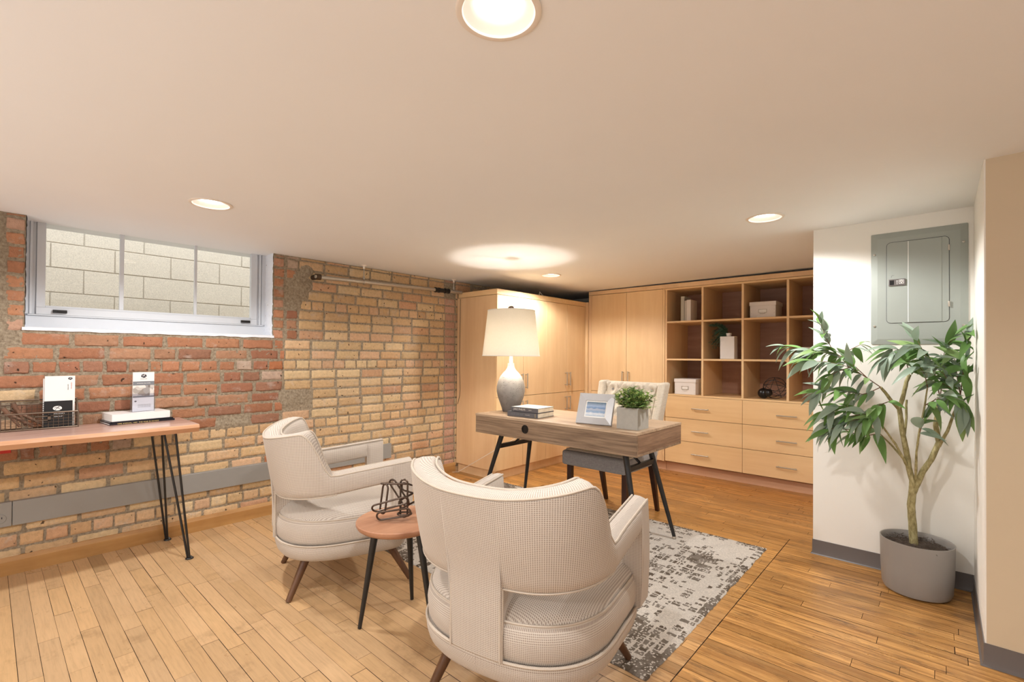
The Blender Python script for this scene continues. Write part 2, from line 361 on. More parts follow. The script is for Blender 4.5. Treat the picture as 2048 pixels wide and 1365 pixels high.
def run(x0, x1, y0, y1, w, lo, hi):
    y = y0
    while y < y1-.004:
        yy = min(y+w, y1); x = x0-fu.uniform(0, hi)
        while x < x1:
            L = fu.uniform(lo, hi); a = max(x, x0); b = min(x+L, x1)
            if b-a > .01:
                g = (.0005 if x0 < -3 and y1 < 3.7 else .0006)+fu.random()**2*.0010; zz = fu.uniform(-.0003, .0003); ou = fu.uniform(0, 50); ov = fu.uniform(0, 50)
                vs = [(a+g, y+g, zz), (b-g, y+g, zz), (b-g, yy-g, zz), (a+g, yy-g, zz)]
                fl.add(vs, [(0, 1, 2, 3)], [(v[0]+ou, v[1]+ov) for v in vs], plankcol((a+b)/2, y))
            x += L
        y = yy
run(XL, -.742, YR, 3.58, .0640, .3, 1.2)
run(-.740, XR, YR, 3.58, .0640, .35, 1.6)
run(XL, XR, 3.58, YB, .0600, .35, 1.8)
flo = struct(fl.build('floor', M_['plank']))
sub = MB().box(XL-.3, XR+.2, YR-.2, YB+.2, -.12, -.0025).build('subfloor', M_['gap'], flo)
# ------------------------------------------------------------------ ceiling with real holes for the recessed lamps
SPOTS = [(-2.769, 3.62), (-.732, 2.926), (-2.765, .763), (-.742, .769), (-.72, -1.35), (-2.76, -1.35)]
VIS = 4
b = bmesh.new(); bmesh.ops.create_grid(b, x_segments=1, y_segments=1, size=1); b.free()
cb = MB()
x0, x1, y0, y1 = XL-.3, XR+.2, YR-.2, YB+.2
cb.add([(x, y, zc(x, y)+dz) for dz in (0, .16) for y in (y0, y1) for x in (x0, x1)], [(0, 2, 3, 1), (4, 5, 7, 6), (0, 1, 5, 4), (2, 6, 7, 3), (0, 4, 6, 2), (1, 3, 7, 5)])
ce = cb.build('ceiling', M_['ceil'])
cut = MB()
for (x, y) in SPOTS: cut.lathe([(.083, -.1), (.083, .12)], (x, y, zc(x, y)), 48)
cu = cut.build('cut', M_['ceil'])
mo = ce.modifiers.new('b', 'BOOLEAN'); mo.object = cu; mo.operation = 'DIFFERENCE'; mo.solver = 'EXACT'
bpy.context.view_layer.update()
me = bpy.data.meshes.new_from_object(ce.evaluated_get(bpy.context.evaluated_depsgraph_get()))
ce.modifiers.clear(); ce.data = me; bpy.data.objects.remove(cu); struct(ce)
LB = ['round recessed ceiling lamp glowing above the cabinet corner at the back of the room', 'round recessed ceiling lamp near the white wall with the grey breaker panel',
      'round recessed ceiling lamp in front of the grey window', 'large nearest recessed ceiling lamp cut by the top edge of the picture']
d0 = None
for i, (x, y) in enumerate(SPOTS):
    z = zc(x, y)
    if d0 is None:
        d0 = thing('recessed_ceiling_lamp', LB[0], 'ceiling light', (x, y, z), 0, 'recessed lamps in the ceiling')
        MB().lathe([(.079, .0035), (.083, -.004), (.093, -.0055), (.0975, -.002), (.0975, .0)], (0, 0, 0), 56, cap=False).build('trim_ring', M_['flare'], d0, smooth=True, world=False, angle=50)
        MB().lathe([(.080, .001), (.077, .004), (.066, .011), (.054, .018), (.050, .021)], (0, 0, 0), 56, cap=False).build('baffle', M_['flare'], d0, smooth=True, world=False, angle=80, fix=False)
        MB().lathe([(.0001, .010), (.025, .0115), (.044, .0155), (.0505, .022)], (0, 0, 0), 48, cap=False).build('lens', M_['lens'], d0, smooth=True, world=False, fix=True)
        sl_ = bpy.data.lights.new('lamp_light', 'SPOT'); sl_.energy = SPOTW; sl_.spot_size = R(156); sl_.spot_blend = .35; sl_.shadow_soft_size = .04; sl_.color = WARM[:3]
        so_ = bpy.data.objects.new('lamp_light', sl_); COL.objects.link(so_); so_.parent = d0; so_.location = (0, 0, -.012)
    else:
        c = copy_tree(d0); c.location = (x, y, z)
        c['label'] = LB[i] if i < VIS else 'round recessed ceiling lamp behind the camera'
# ------------------------------------------------------------------ left brick wall
fb = random.Random(11)
RED = [srgb(188, 126, 88), srgb(178, 116, 80), srgb(196, 136, 96), srgb(172, 110, 80), srgb(186, 138, 104), srgb(160, 110, 84)]
YEL = [srgb(218, 184, 132), srgb(214, 176, 122), srgb(222, 190, 144), srgb(212, 172, 122), srgb(220, 180, 136), srgb(206, 166, 114), srgb(224, 196, 148), srgb(216, 170, 132), srgb(206, 160, 108)]
WY0, WY1, WZ = .143, 1.447, 1.332      # window opening
OR = srgb(196, 136, 100)
RED = [lerp(c, srgb(150, 122, 106), .34) for c in RED]; YEL = [lerp(c, srgb(206, 180, 150), .42) for c in YEL]; OR = lerp(OR, srgb(160, 128, 108), .3)
def inpatch(y, z):     # rough mortar smears
    P = [(1.66, 1.74, .09, .12), (1.70, 1.86, .06, .05), (1.63, 1.62, .05, .10), (.03, 1.40, .05, .32), (.02, 1.75, .05, .25), (.0, 1.05, .06, .3), (1.60, .86, .12, .07), (1.15, .70, .16, .035), (3.2, 1.86, .05, .06)]
    return min(((y-a)/c)**2+((z-b_)/d)**2 for a, b_, c, d in P)
def region(y, z):
    if y > 1.60 and noise.noise((y*7, z*7, 3))*.05+1.60 < y: return 'Y'
    lim = .70 if y > .7 else .60
    if z > lim+.06*noise.noise((y*4, 0, 5)) and y > .10: return 'R'
    if y < .10 and z > 1.0: return 'L'
    return 'Y'
bk = MB()
def brick(y0, y1, z0, z1, col, det, amp=1.0):
    nu, nv = (11, 6) if det else (3, 2)
    sd = fb.uniform(0, 99); vs = []
    j = fb.uniform(-.0015, .003)*amp
    for b_ in range(nv+1):
        for a in range(nu+1):
            u = a/nu*2-1; v = b_/nv*2-1
            # pull samples to edges for round-over
            u2 = math.copysign(1-(1-abs(u))**1.25, u); v2 = math.copysign(1-(1-abs(v))**1.25, v)
            y = (y0+y1)/2+u2*(y1-y0)/2; z = (z0+z1)/2+v2*(z1-z0)/2
            if det:
                e = max(abs(u2), abs(v2))
                w = .0034*amp*e
                y += w*noise.noise((y*30, z*30, sd)); z += w*noise.noise((y*25, z*30, sd+9))
            r = max(0, (abs(u2)-.93)/.07)**2+max(0, (abs(v2)-.84)/.16)**2
            x = XL+j-.011*min(1, r)+.0022*amp*noise.noise((y*45, z*45, sd))
            if det and abs(u) > .99 or abs(v) > .99: x = XL-.012
            vs.append((x, y, z))
    k = fb.uniform(.88, 1.08); c = tuple(q*k for q in col[:3])
    fs = [(r_*(nu+1)+a, r_*(nu+1)+a+1, (r_+1)*(nu+1)+a+1, (r_+1)*(nu+1)+a) for r_ in range(nv) for a in range(nu)]
    bk.add(vs, fs, None, c)
CH = .0785; row = 0; z = -.02
while z < 1.99:
    head = row % 6 == 2
    if z > WZ-.05 and z < 1.96:
        zt_ = min(z+CH-fb.uniform(.006, .011), zc(XL, 0)-.003)
        brick(.064+fb.uniform(0, .012), .141, z, zt_, fb.choice([OR, RED[2], srgb(186, 150, 128), RED[0]]), True, 2)
        brick(1.452, 1.522+fb.uniform(0, .008), z, zt_, fb.choice([srgb(190, 140, 112), RED[2], OR, srgb(196, 150, 124)]), True, 1.8)
    y = -2.5-fb.uniform(0, .2)
    while y < 5.3:
        det = -.35 < y < 3.4
        reg = region(y+.1, z+.04)
        L = (.100 if head else .212)*fb.uniform(.94, 1.06)
        if reg == 'R' and fb.random() < .12: L *= .55
        gy = fb.uniform(.002, .005) if reg == 'Y' else fb.uniform(.004, .012)
        a, b_ = y, y+L
        # jambs and the crack beside the closet
        if z > WZ-.03:
            if a < .055 < b_: b_ = .052
            elif .05 <= a < WY0: a = .150
            if a < 1.545 and b_ > 1.54 and a > .2: a = 1.545+fb.uniform(0, .01); b_ = max(b_, a+.08)
        for e0, e1 in ((1.525, 1.545), (3.115, 3.15), (3.255, 3.27)):
            if a < e0 < b_ and not (z < .7 and e0 < 2): b_ = max(a+.03, e0)
        cz = z+.039; cy = (a+b_)/2
        inwin = z+CH > WZ+.03 and b_ > WY0 and a < WY1
        if inwin:
            if a < WY0-.03 and b_ > WY0: b_ = WY0-.002; inwin = False
        zt = min(z+CH-(.0025 if reg == 'Y' else fb.uniform(.003, .008)), zc(XL, y)-.003)
        if not inwin and zt > z+.012 and b_-a > .02 and inpatch(cy, cz) > 1:
            if reg == 'Y': col = fb.choice(YEL); 
            elif reg == 'R': col = fb.choice(RED)
            else: col = fb.choice([OR, RED[2], YEL[3], srgb(170, 150, 130)])
            if reg == 'Y' and fb.random() < .09: col = lerp(col, srgb(200, 154, 122), .7)
            if reg == 'R' and fb.random() < .07: col = lerp(col, srgb(206, 190, 172), .6)
            if 1.45 < cy < 1.53: col = fb.choice([srgb(186, 128, 96), srgb(180, 118, 82), OR])
            if cy > 3.15 and cy < 3.3: col = srgb(196, 156, 134)
            brick(a, b_, z+fb.uniform(-.001, .001), zt, col, det, 1 if reg == 'Y' else 1.8)
        y = max(b_, y+.02)+gy
        if inwin and y < WY1: y = max(y, WY0+.01)
    z += CH; row += 1
wl = struct(bk.build('wall_left', M_['brick'], smooth=True, angle=60, fix=False))
# mortar body with the window opening left free
mo_ = MB()
def mgrid(y0, y1, z0, z1, step):
    nu = max(1, int((y1-y0)/step)); nv = max(1, int((z1-z0)/step)); vs = []
    for j in range(nv+1):
        for i in range(nu+1):
            y = y0+(y1-y0)*i/nu; z = z0+(z1-z0)*j/nv; d = inpatch(y, z)
            lift = .008*max(0, 1.25-d) if d < 1.25 else 0
            vs.append((XL-.0040+lift+.0028*noise.noise((y*60, z*60, 1))+.0015*noise.noise((y*150, z*150, 4)), y, z))
    mo_.add(vs, [(r_*(nu+1)+a, r_*(nu+1)+a+1, (r_+1)*(nu+1)+a+1, (r_+1)*(nu+1)+a) for r_ in range(nv) for a in range(nu)])
ZT = 2.0
mgrid(-.4, WY0, 0, ZT, .012); mgrid(WY0, WY1, 0, WZ, .012); mgrid(WY1, 3.4, 0, ZT, .012); mgrid(YR-.1, -.4, 0, ZT, .2); mgrid(3.4, YB, 0, ZT, .2)
mo_.box(XL-.3, XL-.012, YR-.2, WY0, -.1, ZT+.1); mo_.box(XL-.3, XL-.012, WY1, YB+.2, -.1, ZT+.1); mo_.box(XL-.3, XL-.012, WY0, WY1, -.1, WZ)
mo_.box(XL-.3, XL-.12, YR-.2, YB+.2, ZT+.1, 2.6)
mo_.build('mortar', M_['mortar'], wl, smooth=True, angle=60, fix=False)
# painted reveal
rv = MB()
def reveal(yv, sgn):
    nu, nv = 10, 60; vs = []
    for j in range(nv+1):
        for i in range(nu+1):
            x = -3.90+(.168+.006*noise.noise((0, j*.7, yv)))*i/nu; z = WZ-.02+(2.0-WZ+.02)*j/nv
            g = 1 if (z % CH) < .012 else 0
            vs.append((x, yv-sgn*(.004+.006*abs(noise.noise((x*20, z*25, yv)))-.0025*g), z))
    rv.add(vs, [(r_*(nu+1)+a, r_*(nu+1)+a+1, (r_+1)*(nu+1)+a+1, (r_+1)*(nu+1)+a) for r_ in range(nv) for a in range(nu)])
reveal(WY1+.002, 1); reveal(WY0-.002, -1)
n = 90; vs = []
for i in range(n+1):
    y = WY0-.01+(WY1-WY0+.02)*i/n; w = .006+.006*noise.noise((y*14, 2, 2)); 
    for (dx, dz) in ((-.17, .012), (-.02, .010), (.002, .004+w*.3), (.004, -.004-w), (-.008, -.006-w)): vs.append((XL+dx, y, WZ+dz))
rv.add(vs, [(i*5+k, i*5+k+1, i*5+k+6, i*5+k+5) for i in range(n) for k in range(4)])
rv.build('painted_reveal', M_['whitebrick'], wl, smooth=True, fix=False)
# ------------------------------------------------------------------ window
fx = -3.872
wt = struct(thing('window_1', None, None, (fx, .8, 1.33)))
f = MB(); ZW = 2.02
f.box(fx-.06, fx, WY0, WY1, WZ, 1.412); f.box(fx-.004, fx+.010, WY0+.015, WY1-.02, 1.4125, 1.420)   # bottom board and ledge
f.box(fx-.06, fx-.002, WY0+.001, WY0+.022, 1.4205, ZW); f.box(fx-.06, fx+.006, WY0+.022, WY0+.034, 1.4205, ZW)
f.box(fx-.06, fx-.002, WY1-.03, WY1-.001, 1.4205, ZW); f.box(fx-.06, fx+.006, WY1-.05, WY1-.036, 1.4205, ZW)
f.box(fx-.058, fx-.010, WY0+.002, WY0+.0495, 1.4125, ZW); f.box(fx-.058, fx-.010, WY1-.0615, WY1-.002, 1.4125, ZW)
f.build('window_frame', M_['winframe'], wt, bevel=.002)
s = MB(); s.box(fx-.03, fx+.004, WY0+.05, WY1-.062, 1.4205, 1.462); s.box(fx-.03, fx+.002, WY0+.05, WY0+.088, 1.462, ZW); s.box(fx-.03, fx+.002, WY1-.106, WY1-.062, 1.462, ZW)
s.box(fx-.028, fx-.006, WY0+.088, WY1-.106, 1.462, 1.474)
sa = s.build('sash', M_['winframe'], wt, bevel=.002)
for y0, y1 in ((.568, .590), (.976, .992)): MB().box(fx-.026, fx-.008, y0, y1, 1.474, ZW).build('muntin', M_['winframe'], sa, bevel=.0015)
MB().box(fx-.02, fx-.016, WY0+.085, WY1-.10, 1.47, ZW).build('pane', M_['glass'], sa)
for y0 in (.262, 1.300-.03):
    l = MB().box(fx+.004, fx+.022, y0, y0+.062, 1.432, 1.450); l.box(fx+.004, fx+.026, y0+.02, y0+.042, 1.4375, 1.446); l.build('latch', M_['blackplastic'], wt, bevel=.002)
# areaway outside: block wall and ground
BX = -5.29; bl = MB(); fr2 = random.Random(5); r_ = 0; z = 1.078-.2*6+.006
while z < 4.2:
    y = -3.0+(.2 if r_ % 2 else 0)+.142
    while y < 6:
        k = fr2.uniform(.94, 1.0); c = tuple(q*k for q in srgb(224, 213, 196)[:3]); g = .004
        bl.box(BX-.1, BX+fr2.uniform(-.0015, .0015), y+g, y+.4-g, z+g, z+.2-g, None, c); y += .4
    z += .2; r_ += 1
bw = struct(bl.build('wall_exterior', M_['block'], bevel=.003)); 
MB().box(BX-.4, BX-.006, -3.2, 6.2, -.3, 4.3, None, tuple(q*.9 for q in srgb(206, 196, 180)[:3])).build('mortar', M_['block'], bw)
struct(MB().box(BX-.05, XL-.28, -3.2, 6.2, .9, 1.1).build('ground', M_['concretefloor']))
# ------------------------------------------------------------------ other walls
struct(MB().box(-4.1, -.58, YB, YB+.15, -.1, 2.1).build('wall_back', M_['whitepaint']))
struct(MB().box(-.583, .40, YP, YB+.15, -.1, 2.1).build('wall_panel_side', M_['whitepaint']))
struct(MB().box(.1285, .136, YN+.002, YP+.02, -.1, 2.05).build('wall_return', M_['whitepaint']))
struct(MB().box(.1335, XR+.3, YN, YP+.3, -.1, 2.08).build('wall_right_front', M_['beigepaint']))
struct(MB().box(XR, XR+.15, YR-.2, YN+.2, -.1, 2.2).build('wall_right', M_['whitepaint']))
struct(MB().box(-4.1, XR+.3, YR-.15, YR, -.1, 2.2).build('wall_rear', M_['whitepaint']))
def vbase(name, pts):      # vinyl cove base along floor polyline, normal to the left of travel
    m = MB()
    prof = [(0, .088), (.0035, .088), (.0038, .02), (.007, .006), (.013, .0005), (0, .0005)]
    vs = []
    for i, p in enumerate(pts):
        p = Vector(p); d1 = (p-Vector(pts[i-1])).normalized() if i else None; d2 = (Vector(pts[i+1])-p).normalized() if i < len(pts)-1 else None
        if d1 is None: d1 = d2
        if d2 is None: d2 = d1
        n1 = Vector((-d1.y, d1.x)); n2 = Vector((-d2.y, d2.x)); nn = (n1+n2); nn = nn/nn.dot(n1) if nn.length > .01 else n1
        for o_, h in prof: q = p+nn*o_; vs.append((q.x, q.y, h))
    k = len(prof)
    m.add(vs, [(i*k+a, i*k+(a+1) % k, (i+1)*k+(a+1) % k, (i+1)*k+a) for i in range(len(pts)-1) for a in range(k)])
    return struct(m.build(name, M_['trimgrey'], smooth=True, angle=30))
vbase('baseboard_right', [(XR, YN), (.1285, YN), (.1285, YP), (-.583, YP), (-.583, 4.70)])
# wooden base at the brick wall
bb = MB(); prof = [(0, .0), (.018, 0), (.018, .072), (.012, .082), (.006, .094), (0, .096)]
vs = [(XL+o_-.001, y, h) for y in (YR, 3.262) for o_, h in prof]; k = len(prof)
bb.add(vs, [(a, (a+1) % k, k+(a+1) % k, k+a) for a in range(k)]+[tuple(range(k)), tuple(range(2*k-1, k-1, -1))]); 
struct(bb.build('baseboard_left', M_['basewood']))
# ------------------------------------------------------------------ armchairs
def armchair(name):
    root = thing(name, None, None)
    LEAN, A, YC, BB, EX = .20, .330, -.03, .262, .80
    T = .066
    # centre line stations: list of (x,y,nx,ny,zb,zt)
    def ztop_back(t): return .775+.055*min(1, abs(t))**2.2
    st = []
    NB = 26
    for i in range(-NB, NB+1):
        th = i/NB*R(78)
        sx_ = math.copysign(abs(sin(th))**EX, th); cy_ = abs(cos(th))**EX
        st.append([A*sx_, YC-BB*cy_, i/NB])
    right = [[A+.004*0, y, None] for y in (-.085, -.06, -.03, 0, .05, .10, .15, .20, .212, .216, .24, .27, .300, .312)]
    # back corner points continue to x=A
    pts = [(-p[0], p[1]) for p in reversed(right)]+[(p[0], p[1]) for p in st]+[(p[0], p[1]) for p in right]
    # insert duplicate stations around the rear post
    out = []
    for p in pts:
        out.append(p)
    P = []
    for i, p in enumerate(out): P.append(Vector((p[0], p[1])))
    # add stations at |x| = .092 and .096 by interpolation on the rear run
    Q = []
    for i in range(len(P)-1):
        Q.append(P[i]); a, b_ = P[i], P[i+1]
        if a.y < -.2 and b_.y < -.2:
            for xx in (-.097, -.092, .092, .097):
                if a.x < xx < b_.x: t_ = (xx-a.x)/(b_.x-a.x); Q.append(a.lerp(b_, t_))
    Q.append(P[-1])
    n = len(Q); arc = [0]
    for i in range(1, n): arc.append(arc[-1]+(Q[i]-Q[i-1]).length)
    mid = arc[-1]/2
    S = []
    def qat(s0):
        s0 = max(0, min(arc[-1], s0))
        for i in range(1, n):
            if s0 <= arc[i]: return Q[i-1].lerp(Q[i], (s0-arc[i-1])/max(1e-9, arc[i]-arc[i-1]))
        return Q[-1]
    for i, p in enumerate(Q):
        d = (qat(arc[i]+.022)-qat(arc[i]-.022)).normalized(); nn = Vector((d.y, -d.x))   # outward
        s_ = abs(p.x)
        rear = p.y < -.2 and abs(p.x) < .3
        # top profile by y along the side, by x across the back
        armt = .602+.040*(p.y+.1)/.41
        if p.y >= -.075: zt = armt
        else:
            backt = .770+.058*min(1, (abs(p.x)/A))**2.4
            k = max(0, min(1, (-.075-p.y)/.115)); k = k*k*(3-2*k) if k < 1 else 1
            zt = armt+(backt-armt)*k
        if p.y > .214: zb = .262
        elif p.y > -.06: zb = .512+.030*(p.y+.06)/.27
        else: zb = .487+.025*min(1, max(0, (p.y+.27)/.21))
        if abs(p.x) <= .0925 and p.y < -.2: zb = .262
        S.append((p, nn, zb, zt, arc[i]-mid))
    def outp(S_, o_, z):
        p, nn, zb, zt, _ = S_
        if o_ < 0: o_ *= 1+.95*max(0, min(1, (-p.y-.05)/.12))
        w = max(0, min(1, (-p.y+.02)/.25)) if p.y < .02 else 0
        lean = LEAN*max(0, z-.50)*w
        # scoop: rear leans back, sides flare less
        q = p+nn*(o_+lean*(1-.25*max(0, min(1, (abs(p.x)-.10)/.2))))
        return Vector((q.x, q.y, z))
    def cross(S_):
        p, nn, zb, zt, u = S_
        r = .012; pr_ = []
        # loop: outer bottom -> outer top -> inner top -> inner bottom
        H = T/2
        zs = [zb+(zt-zb)*k/8 for k in range(9)]
        L_ = []
        L_.append((H-r, zb)); 
        for k, z in enumerate(zs): 
            bulge = .006*sin(pi*k/8)
            L_.append((H+bulge if 0 < k < 8 else H, min(max(z, zb+r*.6), zt-r*.6)))
        L_.append((H-r, zt+.001)); L_.append((0, zt+.008)); L_.append((-H+r, zt+.009))
        for k, z in enumerate(reversed(zs)):
            bulge = .008*sin(pi*k/8)
            L_.append((-H-bulge if 0 < k < 8 else -H, min(max(z, zb+r*.6), zt-r*.6)))
        L_.append((-H+r, zb))
        return [(outp(S_, o_, z), u, o_, z) for o_, z in L_]
    def seg(nm, i0, i1):
        m = MB(); vs = []; uv = []; k = None
        for i in range(i0, i1+1):
            c = cross(S[i]); k = len(c); v_acc = 0; last = None
            for (q, u, o_, z) in c:
                if last is not None: v_acc += math.hypot(o_-last[0], z-last[1])
                last = (o_, z)
                vs.append(q)
                # v follows height on the faces, width on the top edge
                uv.append((u, (z if o_ > 0 else 2*.9-z)+(o_ if abs(o_) < T/2-.005 else 0)))
        N = i1-i0
        fs = [(i*k+a, i*k+(a+1) % k, (i+1)*k+(a+1) % k, (i+1)*k+a) for i in range(N) for a in range(k)]
        if i0 == 0: fs.append(tuple(range(k)))
        if i1 == len(S)-1: fs.append(tuple(N*k+a for a in range(k)))
        m.add(vs, fs, uv)
        offs = [(o_, z) for i in range(i0, i1+1) for (q, u, o_, z) in cross(S[i])]
        for i in range(N):
            if abs(S[i0+i][2]-S[i0+i+1][2]) > .04:
                for a in range(k):
                    f_ = m.f[i*k+a]
                    if min(offs[v][1] for v in f_) < max(S[i0+i][2], S[i0+i+1][2])+.02: m.uv[i*k+a] = [(offs[v][0], offs[v][1]) for v in f_]
        for fi in range(N*k, len(m.f)): m.uv[fi] = [offs[v] for v in m.f[fi]]
        return m.build(nm, M_['check'], root, smooth=True, angle=50, world=False)
    jl = next(i for i in range(n) if S[i][0].y <= -.05); jr = n-1-jl
    back = seg('backrest', jl, jr)
    al = seg('arm', 0, jl); ar = seg('arm', jr, n-1)
    def pipe(idx, f, par, r=.0042):
        MB().tube([f(S[i]) for i in idx], r, 6).build('piping', M_['piping'], par, smooth=True, world=False)
    for par, idx in ((al, range(0, jl+1)), (back, range(jl, jr+1)), (ar, range(jr, n))):
        pipe(idx, lambda s_: outp(s_, T/2-.004, s_[3]-.001), par)
        pipe(idx, lambda s_: outp(s_, -T/2+.003, s_[3]+.006), par)
    # bottom piping of the shell on both sides of the post
    lo = [i for i in range(jl, jr+1) if S[i][0].x < -.0915]; hi = [i for i in range(jl, jr+1) if S[i][0].x > .0915]
    for idx in (lo, hi): pipe(idx, lambda s_: outp(s_, T/2-.003, s_[2]+.002), back, .0035)
    ce_ = next(i for i in range(n) if abs(S[i][0].x) < .05 and S[i][0].y < -.2)
    for sg in (-1, 1):
        pt = [(sg*.0935, S[ce_][0].y-T/2+.001, z) for z in (.265, .33, .40, .49)]
        MB().tube(pt, .0035, 6).build('piping', M_['piping'], back, smooth=True, world=False)
    # front faces piping of arms
    # seat platform and cushion: D plan
    def dplan(w, yr, yf, n_=72, ex=.80, exf=.28):
        res = []
        for i in range(n_):
            a = 2*pi*i/n_-pi/2; c, s_ = cos(a), sin(a)
            e = ex if s_ < 0 else exf
            cy = yr+(yf-yr)*.5; h = (yf-yr)/2
            res.append((math.copysign(abs(c)**e, c)*w, cy+math.copysign(abs(s_)**e, s_)*h))
        return res
    def puff(nm, w, yr, yf, levels, crown, par, ex=.80):
        m = MB(); vs = []; uv = []; n_ = 72
        per = 2*(w*2+(yf-yr))*.9
        for (sc, z) in levels:
            pl = dplan(w-sc, yr+sc, yf-sc, n_, ex); ac = 0
            for i, (x, y) in enumerate(pl):
                if i: ac += math.hypot(x-pl[i-1][0], y-pl[i-1][1])
                vs.append((x, y, z)); uv.append((ac, z-sc))
        k = n_; L_ = len(levels)
        fs = []; fuv = []
        for l in range(L_-1):
            for i in range(k):
                j = (i+1) % k
                fs.append((l*k+i, l*k+j, (l+1)*k+j, (l+1)*k+i))
                u0, u1 = uv[l*k+i], uv[l*k+j]; u2, u3 = uv[(l+1)*k+j], uv[(l+1)*k+i]
                if j == 0: u1 = (u0[0]+.03, u1[1]); u2 = (u3[0]+.03, u2[1])
                fuv.append((u0, u1, u2, u3))
        base = len(m.v); m.v += [tuple(v) for v in vs]
        for f_, u_ in zip(fs, fuv): m.f.append(f_); m.uv.append(u_); m.c.append((1, 1, 1))
        m.hasuv = True
        # crown rings toward the middle
        sc0, z0 = levels[-1]; ring0 = (L_-1)*k; pl = dplan(w-sc0, yr+sc0, yf-sc0, n_, ex)
        cy = yr+(yf-yr)/2; prev = ring0; steps = (.985, .95, .88, .76, .6, .4, .2, .02)
        for q in steps:
            b0 = len(m.v)
            for (x, y) in pl: m.v.append((x*q, cy+(y-cy)*q, z0+crown*(1-q**5)**.6 if q < .99 else z0+crown*.25))
            for i in range(k):
                j = (i+1) % k; f_ = (prev+i, prev+j, b0+j, b0+i); m.f.append(f_); m.uv.append([(m.v[a][0], m.v[a][1]) for a in f_]); m.c.append((1, 1, 1))
            prev = b0
        f_ = tuple(prev+i for i in range(k)); m.f.append(f_); m.uv.append([(m.v[a][0], m.v[a][1]) for a in f_]); m.c.append((1, 1, 1))
        f_ = tuple(range(k-1, -1, -1)); m.f.append(f_); m.uv.append([(m.v[a][0], m.v[a][1]) for a in f_]); m.c.append((1, 1, 1))
        return m.build(nm, M_['check'], par, smooth=True, world=False, angle=60)
    base = puff('seat_base', .350, -.318, .318, [(.08, .176), (.045, .178), (.022, .188), (.009, .205), (.002, .228), (0, .250), (.003, .264)], .0, root)
    pl = dplan(.349, -.317, .318, 90); MB().tube([(x, y, .266) for x, y in pl], .0045, 6, closed=True).build('piping', M_['piping'], base, smooth=True, world=False)
    cu = puff('seat_cushion', .345, -.314, .332, [(.02, .262), (.006, .268), (.0, .285), (-.003, .33), (.002, .366), (.010, .380)], .070, root)
    pl = dplan(.337, -.305, .323, 90); MB().tube([(x, y, .383) for x, y in pl], .0035, 6, closed=True).build('piping', M_['piping'], cu, smooth=True, world=False)
    for sg in (-1, 1):
        MB().tube([(sg*.185, -.165, .20), (sg*.247, -.262, -.006)], .0225, 16, r2=.0135).build('leg', M_['walnut'], root, smooth=True, world=False, angle=50)
        MB().tube([(sg*.215, .215, .20), (sg*.285, .325, .002)], .0225, 16, r2=.0135).build('leg', M_['walnut'], root, smooth=True, world=False, angle=50)
    return root
ac1 = armchair('armchair'); ac1.location = (-2.485, 1.325, .0085); ac1.rotation_euler.z = -.345
tag(ac1, 'cream checked armchair between the brick wall and the small round stool, seen from its side', 'armchair', 'cream checked armchairs facing the desk')
ac2 = copy_tree(ac1); ac2.location = (-1.135, 1.345, .0085); ac2.rotation_euler.z = .19
ac2['label'] = 'nearest cream checked armchair, seen from behind, partly on the patterned rug'
# ------------------------------------------------------------------ desk
DX0, DX1, DY0, DY1, DZ = -2.640, -1.300, 2.520, 3.150, .760
dk = thing('desk', 'greyed oak writing desk with splayed black metal legs standing on the patterned rug', 'desk', ((DX0+DX1)/2, (DY0+DY1)/2, 0))
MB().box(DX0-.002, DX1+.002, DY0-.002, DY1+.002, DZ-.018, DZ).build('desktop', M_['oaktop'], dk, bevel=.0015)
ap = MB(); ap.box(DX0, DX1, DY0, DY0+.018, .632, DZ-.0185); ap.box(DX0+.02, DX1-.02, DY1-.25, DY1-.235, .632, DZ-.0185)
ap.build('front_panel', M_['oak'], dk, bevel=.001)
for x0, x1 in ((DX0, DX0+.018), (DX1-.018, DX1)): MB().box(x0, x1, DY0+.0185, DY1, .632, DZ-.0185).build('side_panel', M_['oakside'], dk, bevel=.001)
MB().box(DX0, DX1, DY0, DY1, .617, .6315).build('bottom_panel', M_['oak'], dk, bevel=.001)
for x0, x1 in ((DX0+.03, -1.985), (-1.955, DX1-.03)):
    d = MB().box(x0, x1, DY1-.016, DY1-.001, .64, .735).build('drawer', M_['oak'], dk, bevel=.001)
gx = -2.145
gm = MB().lathe([(.0215, .0), (.0215, -.004), (.029, -.004), (.030, .0)], (0, 0, 0), 40, frameM((gx, DY0, .690), (1, 0, 0), (0, 0, 1)) @ Matrix.Scale(-1, 4, (0, 0, 1)), cap=False); g_ = gm.build('cable_grommet', M_['blackplastic'], dk, smooth=True)
MB().lathe([(.0001, 0), (.0215, 0)], (0, 0, 0), 32, frameM((gx, DY0-.0008, .690), (1, 0, 0), (0, 0, 1)), cap=False).build('opening', M_['blackplastic'], g_)
M_['ink2'] = M_['ink']
